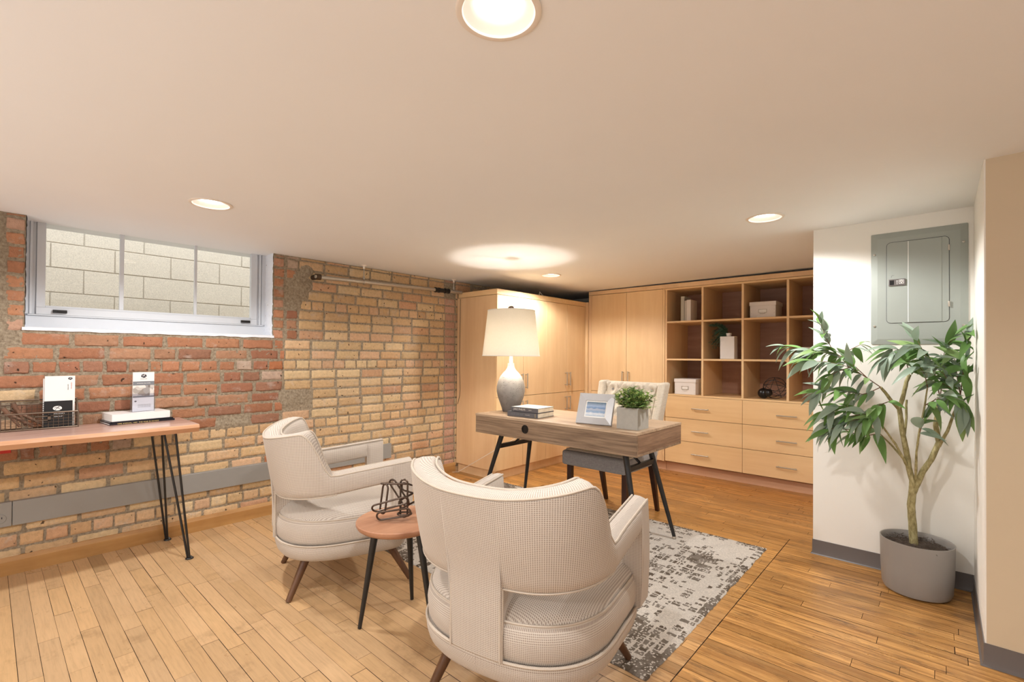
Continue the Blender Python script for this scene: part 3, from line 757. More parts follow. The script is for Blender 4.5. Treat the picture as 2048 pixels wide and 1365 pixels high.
for sg, e in ((-1, DX0), (1, DX1)):
    xt = e-sg*.15; xb = e
    yn, yf = (2.66, 2.985) if sg > 0 else (2.66, 3.005)
    bn, bf = (2.575, 3.045) if sg > 0 else (2.56, 3.10)
    MB().tube([(xt, yn, .612), (xb, bn, .024)], .0195, 18, r2=.0115).build('leg', M_['black'], dk, smooth=True, angle=50)
    MB().tube([(xt, yf, .612), (xb, bf, .022)], .0195, 18, r2=.0115).build('leg', M_['black'], dk, smooth=True, angle=50)
    for (x, y) in ((xb, bn), (xb, bf)): MB().lathe([(.012, .0085), (.014, .012), (.012, .023), (.006, .026)], (x, y, 0), 16).build('glide', M_['nickel'], dk, smooth=True)
    k = .18
    cx = xt+(xb-xt)*k; MB().box(-.012, .012, 0, 1, -.016, .016, Matrix.Translation((cx, yn+(bn-yn)*k, .507)) @ Matrix.Diagonal((1, (yf+(bf-yf)*k)-(yn+(bn-yn)*k), 1, 1))).build('crossbar', M_['black'], dk, bevel=.002)
    MB().tube([(cx, (yn+yf)/2, .51), (cx-sg*.12, (yn+yf)/2, .612)], .009, 10).build('brace', M_['black'], dk, smooth=True)
    MB().box(xt-.07, xt+.07, yn-.05, yn+.03, .605, .6165).build('mounting_plate', M_['black'], dk, bevel=.001); MB().box(xt-.07, xt+.07, yf-.03, yf+.05, .605, .6165).build('mounting_plate', M_['black'], dk, bevel=.001)
# ------------------------------------------------------------------ desk chair
CX, CYF, CYB = -1.868, 2.935, 3.44
dc = thing('desk_chair', 'button-tufted linen chair with wing edges standing behind the desk', 'chair', (CX, 3.2, 0))
def rb(m, x0, x1, y0, y1, z0, z1): return m.box(x0, x1, y0, y1, z0, z1)
rb(MB(), CX-.268, CX+.268, CYF, CYB, .382, .492).build('seat', M_['linendark'], dc, bevel=.022, seg=4)
rb(MB(), CX-.252, CX+.266, CYF+.035, CYB, .484, .502).build('seat_cushion', M_['linen'], dc, bevel=.014, seg=4)
# tufted back
bt = MB(); NU, NV = 56, 64; vs = []; btn = []
for r_ in range(4):
    for c_ in range(4 if r_ % 2 == 0 else 3):
        x = (c_-(1.5 if r_ % 2 == 0 else 1))*.115; z = .93-.105*r_; btn.append((x, z))
for j in range(NV+1):
    for i in range(NU+1):
        u = i/NU*2-1; v = j/NV; hw = .222+.022*v; x = u*hw; z = .50+.49*v
        d = min(math.hypot(x-a, (z-b_)) for a, b_ in btn)
        # valleys along the diamond lattice
        q1 = (x/.0575+(z-.93)/.105); q2 = (x/.0575-(z-.93)/.105)
        dd = min(abs(((q1+1) % 2)-1), abs(((q2+1) % 2)-1)) if z > .58 else .5
        h = .040*(1-math.exp(-(d/.036)**1.4))-.018*math.exp(-(dd/.16)**2)
        ed = max(0, (abs(u)-.9)/.1, (v-.93)/.07); h -= .02*ed**2
        y = CYB-.038+.16*v-.0-h-.004
        vs.append((CX+x, y, z))
fs = [(j*(NU+1)+i, j*(NU+1)+i+1, (j+1)*(NU+1)+i+1, (j+1)*(NU+1)+i) for j in range(NV) for i in range(NU)]
bt.add(vs, fs); tf = bt.build('tufted_panel', M_['linen'], dc, smooth=True, angle=80)
for a, b_ in btn:
    v = (b_-.50)/.49; MB().sphere((CX+a, CYB-.038+.16*v-.008, b_), .009, 8).build('button', M_['linendark'], tf, smooth=True)
def slab(m, x0b, x1b, x0t, x1t, yo, th, z0, z1):
    for_ = []
    f0 = CYB+yo; f1 = CYB+yo+.16*(z1-.5)/.49; f00 = CYB+yo+.16*(z0-.5)/.49
    v = [(x0b, f00, z0), (x1b, f00, z0), (x1b, f00+th, z0), (x0b, f00+th, z0), (x0t, f1, z1), (x1t, f1, z1), (x1t, f1+th, z1), (x0t, f1+th, z1)]
    return m.add(v, [(0, 3, 2, 1), (4, 5, 6, 7), (0, 1, 5, 4), (1, 2, 6, 5), (2, 3, 7, 6), (3, 0, 4, 7)])
slab(MB(), CX-.262, CX+.262, CX-.275, CX+.275, -.035, .075, .44, .992).build('backrest', M_['linen'], dc, bevel=.014, seg=4)
for sg in (-1, 1):
    a, b_, c, d = sorted((CX+sg*.215, CX+sg*.266)), sorted((CX+sg*.236, CX+sg*.296)), 0, 0
    slab(MB(), a[0], a[1], b_[0], b_[1], -.105, .12, .50, 1.0).build('wing', M_['linen'], dc, bevel=.02, seg=4)
for sg in (-1, 1):
    MB().box(-.019, .019, -.019, .019, .0085, .385, Matrix.Translation((CX+sg*.232, 3.005, 0)) @ Matrix.Diagonal((1, 1, 1, 1))).build('leg', M_['mahog'], dc, bevel=.003)
    m = MB(); x = CX+sg*.228
    m.add([(x-.014, 3.51, 0), (x+.014, 3.51, 0), (x+.014, 3.54, 0), (x-.014, 3.54, 0), (x-.021, 3.395, .385), (x+.021, 3.395, .385), (x+.021, 3.438, .385), (x-.021, 3.438, .385)], [(0, 3, 2, 1), (4, 5, 6, 7), (0, 1, 5, 4), (1, 2, 6, 5), (2, 3, 7, 6), (3, 0, 4, 7)])
    m.build('leg', M_['mahog'], dc, bevel=.003)
# ------------------------------------------------------------------ rug
RX0, RX1, RY0, RY1 = -3.20, -.808, 1.652, 3.30
rg = MB(); fr_ = random.Random(21); stp = .0065
light, mid_, dark = srgb(214, 206, 196)[:3], srgb(150, 142, 132)[:3], srgb(104, 92, 80)[:3]
nx = int((RX1-RX0)/stp); ny = int((RY1-RY0)/stp)
grid = [[0]*nx for _ in range(ny)]
def cuts(n_):      # irregular lattice lines shared by neighbouring blocks
    out, a = [], 0
    while a < n_:
        w_ = fr_.choice([2, 3, 3, 4, 5, 6]); out.append((a, min(n_, a+w_))); a += w_+fr_.choice([1, 1, 1, 2])
    return out
band = 0
while band < ny:
    bh_ = fr_.choice([18, 26, 34, 44]); rows2 = [(a+band, min(ny, b_+band)) for a, b_ in cuts(bh_)]; cols2 = cuts(nx)
    for (r0, r1) in rows2:
        for (c0, c1) in cols2:
            if r0 >= ny: continue
            x_, y_ = RX0+c0*stp, RY0+r0*stp
            n1 = noise.noise((x_*3.0, y_*3.0, 1.7)); n2 = noise.noise((x_*1.1, y_*9, 7.7)); n3 = noise.noise((x_*9, y_*1.1, 3.1))
            dens = .50+1.3*n1+.5*n2+.4*n3
            e = min(RX1-x_, y_-RY0, x_-RX0, RY1-y_)
            if e < .07: dens += .35
            solid = n1 > .27 or (e < .05 and n2 > -.1)
            if fr_.random() < dens:
                tone = fr_.uniform(.75, 1); vert = fr_.random() < .5
                for a in range(r0, min(ny, r1+(2 if solid else 0))):
                    for b_ in range(c0, min(nx, c1+(2 if solid else 0))):
                        if vert and (b_+a//5) % 3 == 0 and fr_.random() < .45: continue
                        if fr_.random() < .90: grid[a][b_] = tone
    band += bh_
hz = {}
def rp(i, j):
    x = RX0+i*stp; y = RY0+j*stp
    ed = min(i, j, nx-i, ny-j)
    x += .004*noise.noise((x*50, y*50, 0))+ (.006*noise.noise((y*9, 7, 0)) if i in (0, nx) else 0); y += .004*noise.noise((x*50, y*50, 8))+(.008*noise.noise((x*9, 3, 0)) if j in (0, ny) else 0)
    z = .0062+.0018*noise.noise((x*90, y*90, 3)) if ed else .001
    return (x, y, z)
vs = [rp(i, j) for j in range(ny+1) for i in range(nx+1)]
rg.v = vs
for j in range(ny):
    for i in range(nx):
        k = fr_.uniform(.9, 1.06); c = lerp(light, dark, grid[j][i]); 
        rg.f.append((j*(nx+1)+i, j*(nx+1)+i+1, (j+1)*(nx+1)+i+1, (j+1)*(nx+1)+i)); rg.uv.append([(0, 0)]*4); rg.c.append(tuple(q*k for q in c))
rg.hasc = True
ru = rg.build('rug', M_['rug'], smooth=True, angle=80, fix=False)
tag(ru, 'grey and cream patterned wool rug lying under the desk and armchairs', 'rug')
# ------------------------------------------------------------------ stool and wire sculpture
SX, SY, SZ = -1.815, 1.262, .462
sl = thing('side_table', 'low round wooden stool with three black tapered legs between the two armchairs', 'stool', (SX, SY, 0))
MB().lathe([(.001, -.032), (.150, -.032), (.172, -.030), (.182, -.023), (.188, -.012), (.188, -.003), (.185, .0), (.001, .0)], (SX, SY, SZ), 64).build('tabletop', M_['stooltop'], sl, smooth=True, angle=40)
for a, b_ in (((-1.888, 1.112), (-1.86, 1.17)), ((-1.926, 1.417), (-1.885, 1.365)), ((-1.600, 1.290), (-1.70, 1.285))):
    MB().tube([(b_[0], b_[1], SZ-.028), (a[0], a[1], .003)], .017, 16, r2=.0085).build('leg', M_['black'], sl, smooth=True, angle=50)
MB().box(SX-.09, SX+.09, SY-.09, SY+.09, SZ-.038, SZ-.0322).build('leg_plate', M_['black'], sl, bevel=.002)
ws = MB()
def stadium(c, ax, ay, L, w, r=.0043):
    c = Vector(c); ax = Vector(ax).normalized(); ay = Vector(ay); ay = (ay-ax*ay.dot(ax)).normalized()
    pts = []
    for k in range(11): a = -pi/2+pi*k/10; pts.append(c+ax*(L/2-w/2+cos(a)*w/2)+ay*(sin(a)*w/2))
    for k in range(11): a = pi/2+pi*k/10; pts.append(c+ax*(-L/2+w/2+cos(a)*w/2)+ay*(sin(a)*w/2))
    ws.tube(pts, r, 8, closed=True)
U = Vector((.743, .669, 0)); N_ = Vector((.669, -.743, 0)); Z_ = Vector((0, 0, 1)); O_ = Vector((SX, SY, SZ+.0055)) 
def WP(u, n, z): return O_+U*u+N_*n+Z_*z
for sp in ((WP(-.02, .0, .150), U, N_+Z_*.3, .125, .034), (WP(-.065, .02, .088), Z_+U*.12, U*.8+N_*.6, .130, .036), (WP(-.035, .028, .066), U+Z_*.28, N_*.5+Z_, .165, .038),
           (WP(-.015, .045, .028), U+Z_*.16, Z_+N_*.2, .150, .036), (WP(.022, .01, .088), Z_, U+N_*.2, .168, .034), (WP(-.005, -.015, .105), Z_*1.5-U, U+N_*.4, .140, .036),
           (WP(.03, .03, .026), U, N_, .060, .040), (WP(.045, -.02, .075), U+Z_*.6+N_*.3, Z_, .130, .036), (WP(.04, -.02, .125), U*1.0+N_*.8, Z_, .110, .034)):
    stadium(*sp)
tag(ws.build('wire_sculpture', M_['iron'], smooth=True), 'dark wire sculpture of interlocked oval loops on the round stool', 'sculpture')
# ------------------------------------------------------------------ lamp on desk
LX, LY = -2.530, 2.795
lp = thing('table_lamp', 'lit table lamp with a white drum shade and speckled grey base on the desk', 'lamp', (LX, LY, DZ))
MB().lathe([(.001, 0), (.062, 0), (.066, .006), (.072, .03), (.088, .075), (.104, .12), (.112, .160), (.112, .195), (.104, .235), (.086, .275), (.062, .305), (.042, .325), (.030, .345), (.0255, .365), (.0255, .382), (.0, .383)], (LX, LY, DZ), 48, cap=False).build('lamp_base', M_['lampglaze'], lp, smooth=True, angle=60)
MB().lathe([(.015, .383), (.015, .415), (.013, .42), (.013, .452), (.001, .453)], (LX, LY, DZ), 24).build('neck', M_['whitegloss'], lp, smooth=True, angle=40)
MB().lathe([(.018, .446), (.021, .452), (.021, .475), (.014, .48)], (LX, LY, DZ), 20).build('socket', M_['nickel'], lp, smooth=True, angle=40)
MB().sphere((LX, LY, DZ+.545), .030, 12, sz=1.25).build('bulb', M_['bulb'], lp, smooth=True)
sh = MB(); zb, zt, rb_, rt_ = 1.197, 1.560, .228, .187
sh.lathe([(rb_, zb), (rt_, zt), (rt_-.0015, zt), (rb_-.0015, zb), (rb_, zb)], (LX, LY, 0), 72, cap=False)
so = sh.build('lamp_shade', M_['shade'], lp, smooth=True, angle=40)
for rq, zq in ((rb_, zb+.003), (rt_, zt-.003)): MB().tube([(LX+rq*cos(a*2*pi/72), LY+rq*sin(a*2*pi/72), zq) for a in range(72)], .003, 6, closed=True).build('rim', M_['paper'], so, smooth=True)
hp = MB(); 
for a in range(3): hp.tube([(LX, LY, zt-.012), (LX+cos(a*2*pi/3)*rt_, LY+sin(a*2*pi/3)*rt_, zt-.006)], .002, 6)
hp.tube([(LX, LY+.0+.045*sin(t_/12*pi), DZ+.47+(zt-.012-DZ-.47)*t_/12) for t_ in range(13)], .002, 6).tube([(LX, LY-.045*sin(t_/12*pi), DZ+.47+(zt-.012-DZ-.47)*t_/12) for t_ in range(13)], .002, 6)
hp.build('harp', M_['nickel'], lp, smooth=True)
MB().lathe([(.004, zt-.014), (.004, zt), (.016, zt+.004), (.026, zt+.012), (.028, zt+.020), (.020, zt+.032), (.001, zt+.038)], (LX, LY, 0), 20).build('finial', M_['iron'], lp, smooth=True)
pc = MB().tube([(LX-.03, LY+.09, DZ+.006), (LX-.06, LY+.2, DZ+.005), (LX-.08, DY1+.012, DZ+.004), (LX-.1, DY1+.02, .66), (LX-.3, 3.19, .46), (-3.3, 3.20, .2), (-3.60, 3.20, .03), (-3.69, 3.20, .012)], .0022, 6)
tag(pc.build('power_cord', M_['whitegloss'], smooth=True), 'thin white power cord sloping from the desk to the brick wall corner', 'cord')
# ------------------------------------------------------------------ books, frame, plant on the desk
def book(name, label, group, x0, y0, L, Wd, z0, h, ang, cover, pages, top=None, spine='y0'):
    t_ = thing(name, label, 'book', (x0, y0, z0), R(ang), group)
    c = .0025
    m = MB(); m.box(0, L, 0, Wd, 0, c); m.box(0, L, 0, c, 0, h); m.box(0, L, 0, Wd, h-c, h)
    m.build('cover', cover, t_, world=False, bevel=.0008)
    MB().box(.003, L-.003, c, Wd-.004, c, h-c).build('pages', pages, t_, world=False)
    if top: MB().box(.001, L-.001, .003, Wd-.001, h, h+.0008).build('front_cover', top, t_, world=False)
    return t_
b1 = book('book', 'lower charcoal hardback with a worn spine, lying on the desk under another book', 'charcoal hardbacks stacked on the desk', -2.361, 2.573, .268, .215, DZ+.0005, .035, 5, M_['darkbook'], M_['pages'])
b2 = book('book', 'upper charcoal hardback with a pale cover, on top of the stack beside the lamp', 'charcoal hardbacks stacked on the desk', -2.334, 2.585, .238, .205, DZ+.0365, .032, 4, M_['darkbook'], M_['pages'], M_['covertop'])
TM = lambda x, y, z: frameM((x, y, z), (1, 0, 0), (0, 0, 1))
text('spine_title', 'JAKE PHELPS', .019, M_['covertop'], b2, TM(.075, -.0008, .017))
text('spine_author', 'ESSAYS', .008, M_['covertop'], b2, TM(.170, -.0008, .017))
text('spine_title', 'THE SECOND SON', .013, M_['greyink'], b1, TM(.085, -.0008, .018))
text('spine_author', 'COLLECTED', .007, M_['covertop'], b1, TM(.180, -.0008, .018))
MB().box(.245, .247, -.0008, 0, .004, .031).build('spine_band', M_['gold'], b1, world=False)
pf = thing('picture_frame', 'silver tabletop frame holding a blue seascape, leaning back on the desk', 'picture frame', (-1.650, 2.612, DZ+.003), R(9))
T_ = Matrix.Rotation(R(-21), 4, 'X')
w, h = .122, .206; fwid = .047
m = MB()
O4 = [(-w, 0), (w, 0), (w, h), (-w, h)]; I4 = [(-w+fwid, fwid), (w-fwid, fwid), (w-fwid, h-fwid), (-w+fwid, h-fwid)]
vs = [(x, 0.0, z) for x, z in O4]+[(x, -.012, z) for x, z in [(-w+.002, .002), (w-.002, .002), (w-.002, h-.002), (-w+.002, h-.002)]]+[(x, -.004, z) for x, z in I4]+[(x, .004, z) for x, z in I4]+[(x, .006, z) for x, z in O4]
fs = []
for a in range(4):
    b_ = (a+1) % 4; fs += [(a, b_, 4+b_, 4+a), (4+a, 4+b_, 8+b_, 8+a), (8+a, 8+b_, 12+b_, 12+a), (16+a, 16+b_, b_, a)]
fs.append((16, 17, 18, 19))
m.add([T_ @ Vector(v) for v in vs], fs); m.build('frame', M_['silver'], pf, world=False)
MB().box(-w+fwid-.001, w-fwid+.001, .002, .0035, fwid-.001, h-fwid+.001, T_).build('mat', M_['paper'], pf, world=False)
t = NT('seascape_print'); c = t.node('ShaderNodeTexCoord'); s_ = t.node('ShaderNodeSeparateXYZ'); t.link(c.outputs['UV'], s_.inputs[0])
mp = t.node('ShaderNodeMapping'); mp.inputs['Scale'].default_value = (2, 9, 1); t.link(c.outputs['UV'], mp.inputs[0]); nz = t.noise(mp.outputs[0], 3, 5, .6)
ff = t.math('ADD', s_.outputs[1], t.math('MULTIPLY', t.math('SUBTRACT', nz, .5), .35))
t.base(t.ramp(ff, [(.0, srgb(160, 178, 196)), (.18, srgb(214, 216, 220)), (.3, srgb(120, 150, 184)), (.5, srgb(170, 176, 190)), (.58, srgb(96, 130, 170)), (.72, srgb(150, 168, 196)), (.95, srgb(96, 120, 140))])); t.rough(.3); M_['sea'] = t.m
q = .009
MB().quad(*[T_ @ Vector(v) for v in ((-w+fwid+q, .0015, fwid+q), (w-fwid-q, .0015, fwid+q), (w-fwid-q, .0015, h-fwid-q), (-w+fwid+q, .0015, h-fwid-q))]).build('print', M_['sea'], pf, world=False, fix=False)
MB().box(-.03, .03, .0, .004, 0, .15, Matrix.Translation((0, .11, -.001)) @ Matrix.Rotation(R(16), 4, 'X')).build('easel_back', M_['blackplastic'], pf, world=False)
def leafpatch(m, p, d, up_, L, Wd, col, fold=.25, droop=.3, n=6):
    d = Vector(d).normalized(); s_ = d.cross(Vector(up_)); s_ = s_.normalized() if s_.length > .01 else d.orthogonal().normalized(); u = s_.cross(d).normalized()
    vs = []
    for i in range(n+1):
        t_ = i/n; wv = Wd*.5*(sin(pi*min(1, t_**.78))**.85)*(1-.15*t_) if 0 < t_ < 1 else .0004
        c = Vector(p)+d*(L*t_)-u*(droop*L*t_*t_)
        vs += [c-s_*wv+u*wv*fold*1.2, c, c+s_*wv+u*wv*fold*1.2]
    fs = []
    for i in range(n): fs += [(3*i, 3*i+1, 3*i+4, 3*i+3), (3*i+1, 3*i+2, 3*i+5, 3*i+4)]
    m.add(vs, fs, None, col)
PX, PY = -1.4075, 2.6745
pt = thing('potted_plant', 'small bushy green plant in a square concrete pot at the desk corner', 'plant', (PX, PY, DZ))
h_ = .0705; pm = MB()
pm.add([(PX+a*h_, PY+b_*h_, DZ+z) for z, h2 in ((0, 1), (.131, 1)) for a, b_ in ((-1, -1), (1, -1), (1, 1), (-1, 1))]+[(PX+a*.063, PY+b_*.063, DZ+z) for z in (.131, .11) for a, b_ in ((-1, -1), (1, -1), (1, 1), (-1, 1))],
       [(3, 2, 1, 0)]+[(a, (a+1) % 4, 4+(a+1) % 4, 4+a) for a in range(4)]+[(4+a, 4+(a+1) % 4, 8+(a+1) % 4, 8+a) for a in range(4)]+[(8+a, 8+(a+1) % 4, 12+(a+1) % 4, 12+a) for a in range(4)]+[(12, 13, 14, 15)])
pm.build('pot', M_['concrete'], pt, bevel=.001)
fm = MB(); stm = MB(); fr3 = random.Random(8)
for i in range(120):
    a = fr3.uniform(0, 2*pi); e = fr3.uniform(.0, 1.55); r = fr3.uniform(.055, .080)+.022*sin(e)
    base = Vector((PX+fr3.uniform(-.045, .045), PY+fr3.uniform(-.045, .045), DZ+.115)); d = Vector((cos(a)*cos(e)*1.15, sin(a)*cos(e)*1.15, sin(e)+.25)).normalized()
    tip = base+d*(r+.035); stm.tube([base, base.lerp(tip, .5)+Vector((0, 0, .006)), tip], .0012, 4)
    for k in range(9):
        p = base.lerp(tip, .35+.65*k/8); ax = k*2.4; dd = (d*.5+Vector((cos(ax), sin(ax), .35*fr3.random()))).normalized()
        g = fr3.uniform(.7, 1.25); new = fr3.random() < .35
        col = (.42*g, .54*g, .16*g) if new else (.20*g, .34*g, .10*g)
        leafpatch(fm, p, dd, (0, 0, 1), fr3.uniform(.024, .034), .018, col, .2, .15, 4)
fm.v = [(max(v[0], -1.512), v[1], v[2]) for v in fm.v]
fm.build('foliage', M_['leaf'], pt, fix=False, smooth=True, angle=80); stm.build('stems', M_['bark'], pt)
# ------------------------------------------------------------------ handles
def vhandle(par, x, y, z0, z1, nx_, ny_, name='handle', r=.0058, out=.030):   # bar standing off along (nx,ny)
    m = MB(); m.tube([(x+nx_*out, y+ny_*out, z0), (x+nx_*out, y+ny_*out, z1)], r, 10)
    for z in (z0+.012, z1-.012): m.tube([(x, y, z), (x+nx_*out, y+ny_*out, z)], r*.8, 8)
    return m.build(name, M_['nickel'], par, smooth=True, angle=50)
def hhandle(par, x0, x1, y, z, out=.028, r=.0055):
    m = MB(); m.tube([(x0, y-out, z), (x1, y-out, z)], r, 10)
    for x in (x0+.014, x1-.014): m.tube([(x, y, z), (x, y-out, z)], r*.8, 8)
    return m.build('handle', M_['nickel'], par, smooth=True, angle=50)
# ------------------------------------------------------------------ closet on the left (corner unit)
KX, KY0, KY1, KZ = -3.150, 3.275, 4.815, 1.845
cl = thing('cabinet', 'tall maple corner cabinet with four upper doors behind the lit lamp, shorter than the ceiling', 'cabinet', (-3.42, 3.9, 0))
MB().box(XL+.012, KX-.020, KY0, KY0+.019, .092, 1.789).build('side_panel', M_['mapleside'], cl, bevel=.001)
MB().box(XL+.03, KX-.021, KY0+.020, KY1, .092, 1.83).build('carcass', M_['carcass'], cl)
MB().box(KX-.02, -3.1155, 4.797, 4.8165, .02, KZ).build('filler_strip', M_['maple'], cl)
tp = MB().box(XL+.03, KX+.001, KY0-.001, KY1, 1.7925, KZ); tp.build('top_fascia', M_['mapleh'], cl, bevel=.0015)
MB().box(XL+.012, KX-.032, KY0+.028, KY1, 0, .0915).build('toe_kick', M_['mapleside'], cl)
ys = [KY0+.0005, 3.668, 4.045, 4.425, 4.795]
for i in range(4):
    a, b_ = ys[i]+.0018, ys[i+1]-.0018
    up_ = MB().box(KX-.0195, KX, a, b_, .799, 1.789).build('door', M_['maple'], cl, bevel=.001)
    lo_ = MB().box(KX-.0195, KX, a, b_, .094, .7945).build('door', M_['maple'], cl, bevel=.001)
    hy = b_-.032 if i % 2 == 0 else a+.032
    vhandle(up_, KX, hy, .868, 1.022, 1, 0); vhandle(lo_, KX, hy, .598, .752, 1, 0)
tag(MB().tube([(KX-.03, 3.95, KZ+.0), (KX-.05, 3.985, KZ+.045), (KX-.03, 4.03, KZ+.0)], .0022, 6).tube([(KX-.04, 3.9, KZ+.002), (KX-.04, 4.05, KZ+.002)], .002, 6).build('wire_hook', M_['whitegloss'], smooth=True), 'small white wire hook lying on top of the maple corner cabinet', 'hook')
tag(MB().tube([(-3.668, KY0-.004, 1.78), (-3.672, KY0-.005, 1.5), (-3.675, KY0-.005, 1.1), (-3.663, KY0-.005, .85), (-3.67, KY0-.005, .78), (-3.70, KY0-.004, .70)], .0022, 6).build('hanging_cable', M_['iron'], smooth=True), 'thin dark cable hanging down the side of the corner cabinet beside the brick', 'cable')
# ------------------------------------------------------------------ wardrobe with two tall doors
DYF = 4.818; TOPZ = 1.970
wd = thing('wardrobe', 'built-in maple wardrobe with two tall doors left of the open cubbies', 'wardrobe', (-2.64, 5.1, 0))
MB().box(-3.115, -3.078, DYF, YB-.01, 0, 1.9235).build('side_panel', M_['mapleside'], wd, bevel=.001)
MB().box(-3.077, -2.172, DYF+.0205, YB-.01, .10, 1.9235).build('carcass', M_['carcass'], wd)
MB().box(-2.1905, -2.1685, DYF-.0, DYF+.45, .10, 1.9235).build('side_panel', M_['maple'], wd, bevel=.001)
MB().box(-3.115, -.584, DYF-.001, DYF+.02, 1.9265, TOPZ).build('top_fascia', M_['mapleside'], wd, bevel=.001)
MB().box(-3.075, -2.17, DYF+.055, DYF+.075, 0, .099).build('toe_kick', M_['toekick'], wd)
for (a, b_, hx) in ((-3.076, -2.6195, -2.6195-.034), (-2.6165, -2.192, -2.6165+.034)):
    d1 = MB().box(a, b_, DYF, DYF+.0195, .799, 1.922).build('door', M_['maple'], wd, bevel=.001)
    d2 = MB().box(a, b_, DYF, DYF+.0195, .102, .7955).build('door', M_['maple'], wd, bevel=.001)
    vhandle(d1, hx, DYF, .885, 1.037, 0, -1); vhandle(d2, hx, DYF, .60, .752, 0, -1)
# ------------------------------------------------------------------ shelf and drawer unit
su = thing('shelving_unit', 'built-in maple unit of open cubbies above six drawers', 'shelving', (-1.5, 5.1, 0))
UX0, UX1, BKY = -2.167, -.584, 5.375
divs = [-2.154, -1.774, -1.396, -1.016, -.597]
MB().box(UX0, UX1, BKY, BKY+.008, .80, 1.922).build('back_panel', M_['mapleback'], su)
for x in divs: MB().box(x-.010, x+.010, DYF, BKY, .8135, 1.9045).build('divider', M_['maple'], su, bevel=.001)
MB().box(UX0, UX1, DYF, BKY, 1.905, 1.9235).build('top_board', M_['mapleh'], su, bevel=.001)
for z in (1.175, 1.567):
    for i in range(4): MB().box(divs[i]+.0105, divs[i+1]-.0105, DYF+.001, BKY, z-.009, z+.009).build('shelf', M_['mapleh'], su, bevel=.001)
MB().box(UX0, UX1, DYF-.001, BKY, .797, .813).build('counter', M_['mapleh'], su, bevel=.001)
MB().box(UX0, UX1, DYF+.021, BKY, .10, .796).build('carcass', M_['carcass'], su)
MB().box(UX0, UX1, DYF+.055, DYF+.075, 0, .099).build('toe_kick', M_['toekick'], su)
dz = [(.108, .3350), (.3390, .5670), (.5710, .7945)]
for a, b_, h0, h1 in ((-2.160, -1.3975, -1.872, -1.704), (-1.3945, -.586, -1.102, -.938)):
    for z0, z1 in dz:
        d = MB().box(a, b_, DYF, DYF+.0195, z0, z1).build('drawer', M_['mapleh'], su, bevel=.001)
        hhandle(d, h0, h1, DYF, z0+.5*(z1-z0)-.005)
# things in the cubbies
S1, S2, S0 = 1.5765, 1.1845, .8135
def sbook(label, x0, x1, y, dpt, h, mat):
    t_ = thing('book', label, 'book', ((x0+x1)/2, y, S1), 0, 'pale books standing in the top left cubby')
    m = MB().box(x0, x0+.0022, y, y+dpt, S1, S1+h).box(x1-.0022, x1, y, y+dpt, S1, S1+h).box(x0, x1, y, y+.0025, S1, S1+h); m.build('cover', mat, t_, bevel=.0008)
    MB().box(x0+.0023, x1-.0023, y+.0028, y+dpt-.003, S1+.003, S1+h-.003).build('pages', M_['paper'], t_)
M_['greybook'] = plain('grey_book_cover', srgb(176, 174, 164), .5); M_['greybook2'] = plain('mid_grey_book_cover', srgb(188, 182, 174), .5)
sbook('tall grey book leftmost in the top left cubby', -2.030, -1.992, 4.90, .17, .262, M_['greybook'])
sbook('thin grey book squeezed between two others in the top left cubby', -1.990, -1.968, 4.90, .16, .216, M_['greybook2'])
sbook('white book rightmost in the top left cubby', -1.966, -1.922, 4.895, .17, .222, M_['boxwhite'])
def lidbox(label, x0, x1, y, dpt, z, h):
    t_ = thing('storage_box', label, 'storage box', ((x0+x1)/2, y+dpt/2, z), 0, 'white lidded boxes in the cubbies')
    MB().box(x0, x1, y, y+dpt, z, z+h-.012).build('body', M_['boxwhite'], t_, bevel=.002)
    MB().box(x0-.005, x1+.005, y-.005, y+dpt+.005, z+h-.036, z+h).build('lid', M_['boxwhite'], t_, bevel=.003)
    cx = (x0+x1)/2; zz = z+h*.42
    m = MB()
    for a, b_, c, d in ((cx-.036, cx+.036, zz-.017, zz-.013), (cx-.036, cx+.036, zz+.013, zz+.017), (cx-.036, cx-.032, zz-.017, zz+.017), (cx+.032, cx+.036, zz-.017, zz+.017)): m.box(a, b_, y-.003, y, c, d)
    lh = m.build('label_holder', M_['nickel'], t_)
    MB().box(cx-.0315, cx+.0315, y-.0014, y-.0002, zz-.0125, zz+.0125).build('card', M_['paper'], lh)
    MB().tube([(cx-.022, y-.003, zz-.018), (cx-.018, y-.012, zz-.026), (cx+.018, y-.012, zz-.026), (cx+.022, y-.003, zz-.018)], .002, 6).build('pull', M_['nickel'], t_, smooth=True)
    rv_ = MB()
    for dx in (x0+.012, x1-.012):
        for k in range(4): rv_.sphere((dx, y, z+.014+k*(h-.06)/3), .0022, 6)
    rv_.build('rivets', M_['nickel'], t_)
lidbox('white lidded storage box in the top cubby, third from the left', -1.350, -1.130, 4.885, .24, S1, .152)
lidbox('white lidded storage box in the bottom left cubby above the drawers', -2.082, -1.862, 4.875, .22, S0, .160)
lidbox('white lidded box half hidden behind the tree leaves in the middle right cubby', -.965, -.80, 4.97, .18, S2+.045, .07)
tag(MB().box(-.975, -.79, 4.96, 5.16, S2+.0003, S2+.0445).build('book', M_['navybook'], bevel=.001), 'black book lying under a white box behind the tree leaves', 'book')
va = thing('vase', 'white rectangular vase with a green pine sprig in the second cubby of the middle row', 'vase', (-1.562, 4.94, S2))
MB().box(-1.630, -1.495, 4.90, 5.00, S2, S2+.224).build('body', M_['greyvase'], va, bevel=.003)
MB().lathe([(.022, 0), (.022, .012), (.026, .020), (.026, .034), (.020, .034), (.018, .0)], (-1.562, 4.95, S2+.223), 24).build('neck', M_['greyvase'], va, smooth=True, angle=40)
pn = MB(); f4 = random.Random(4)
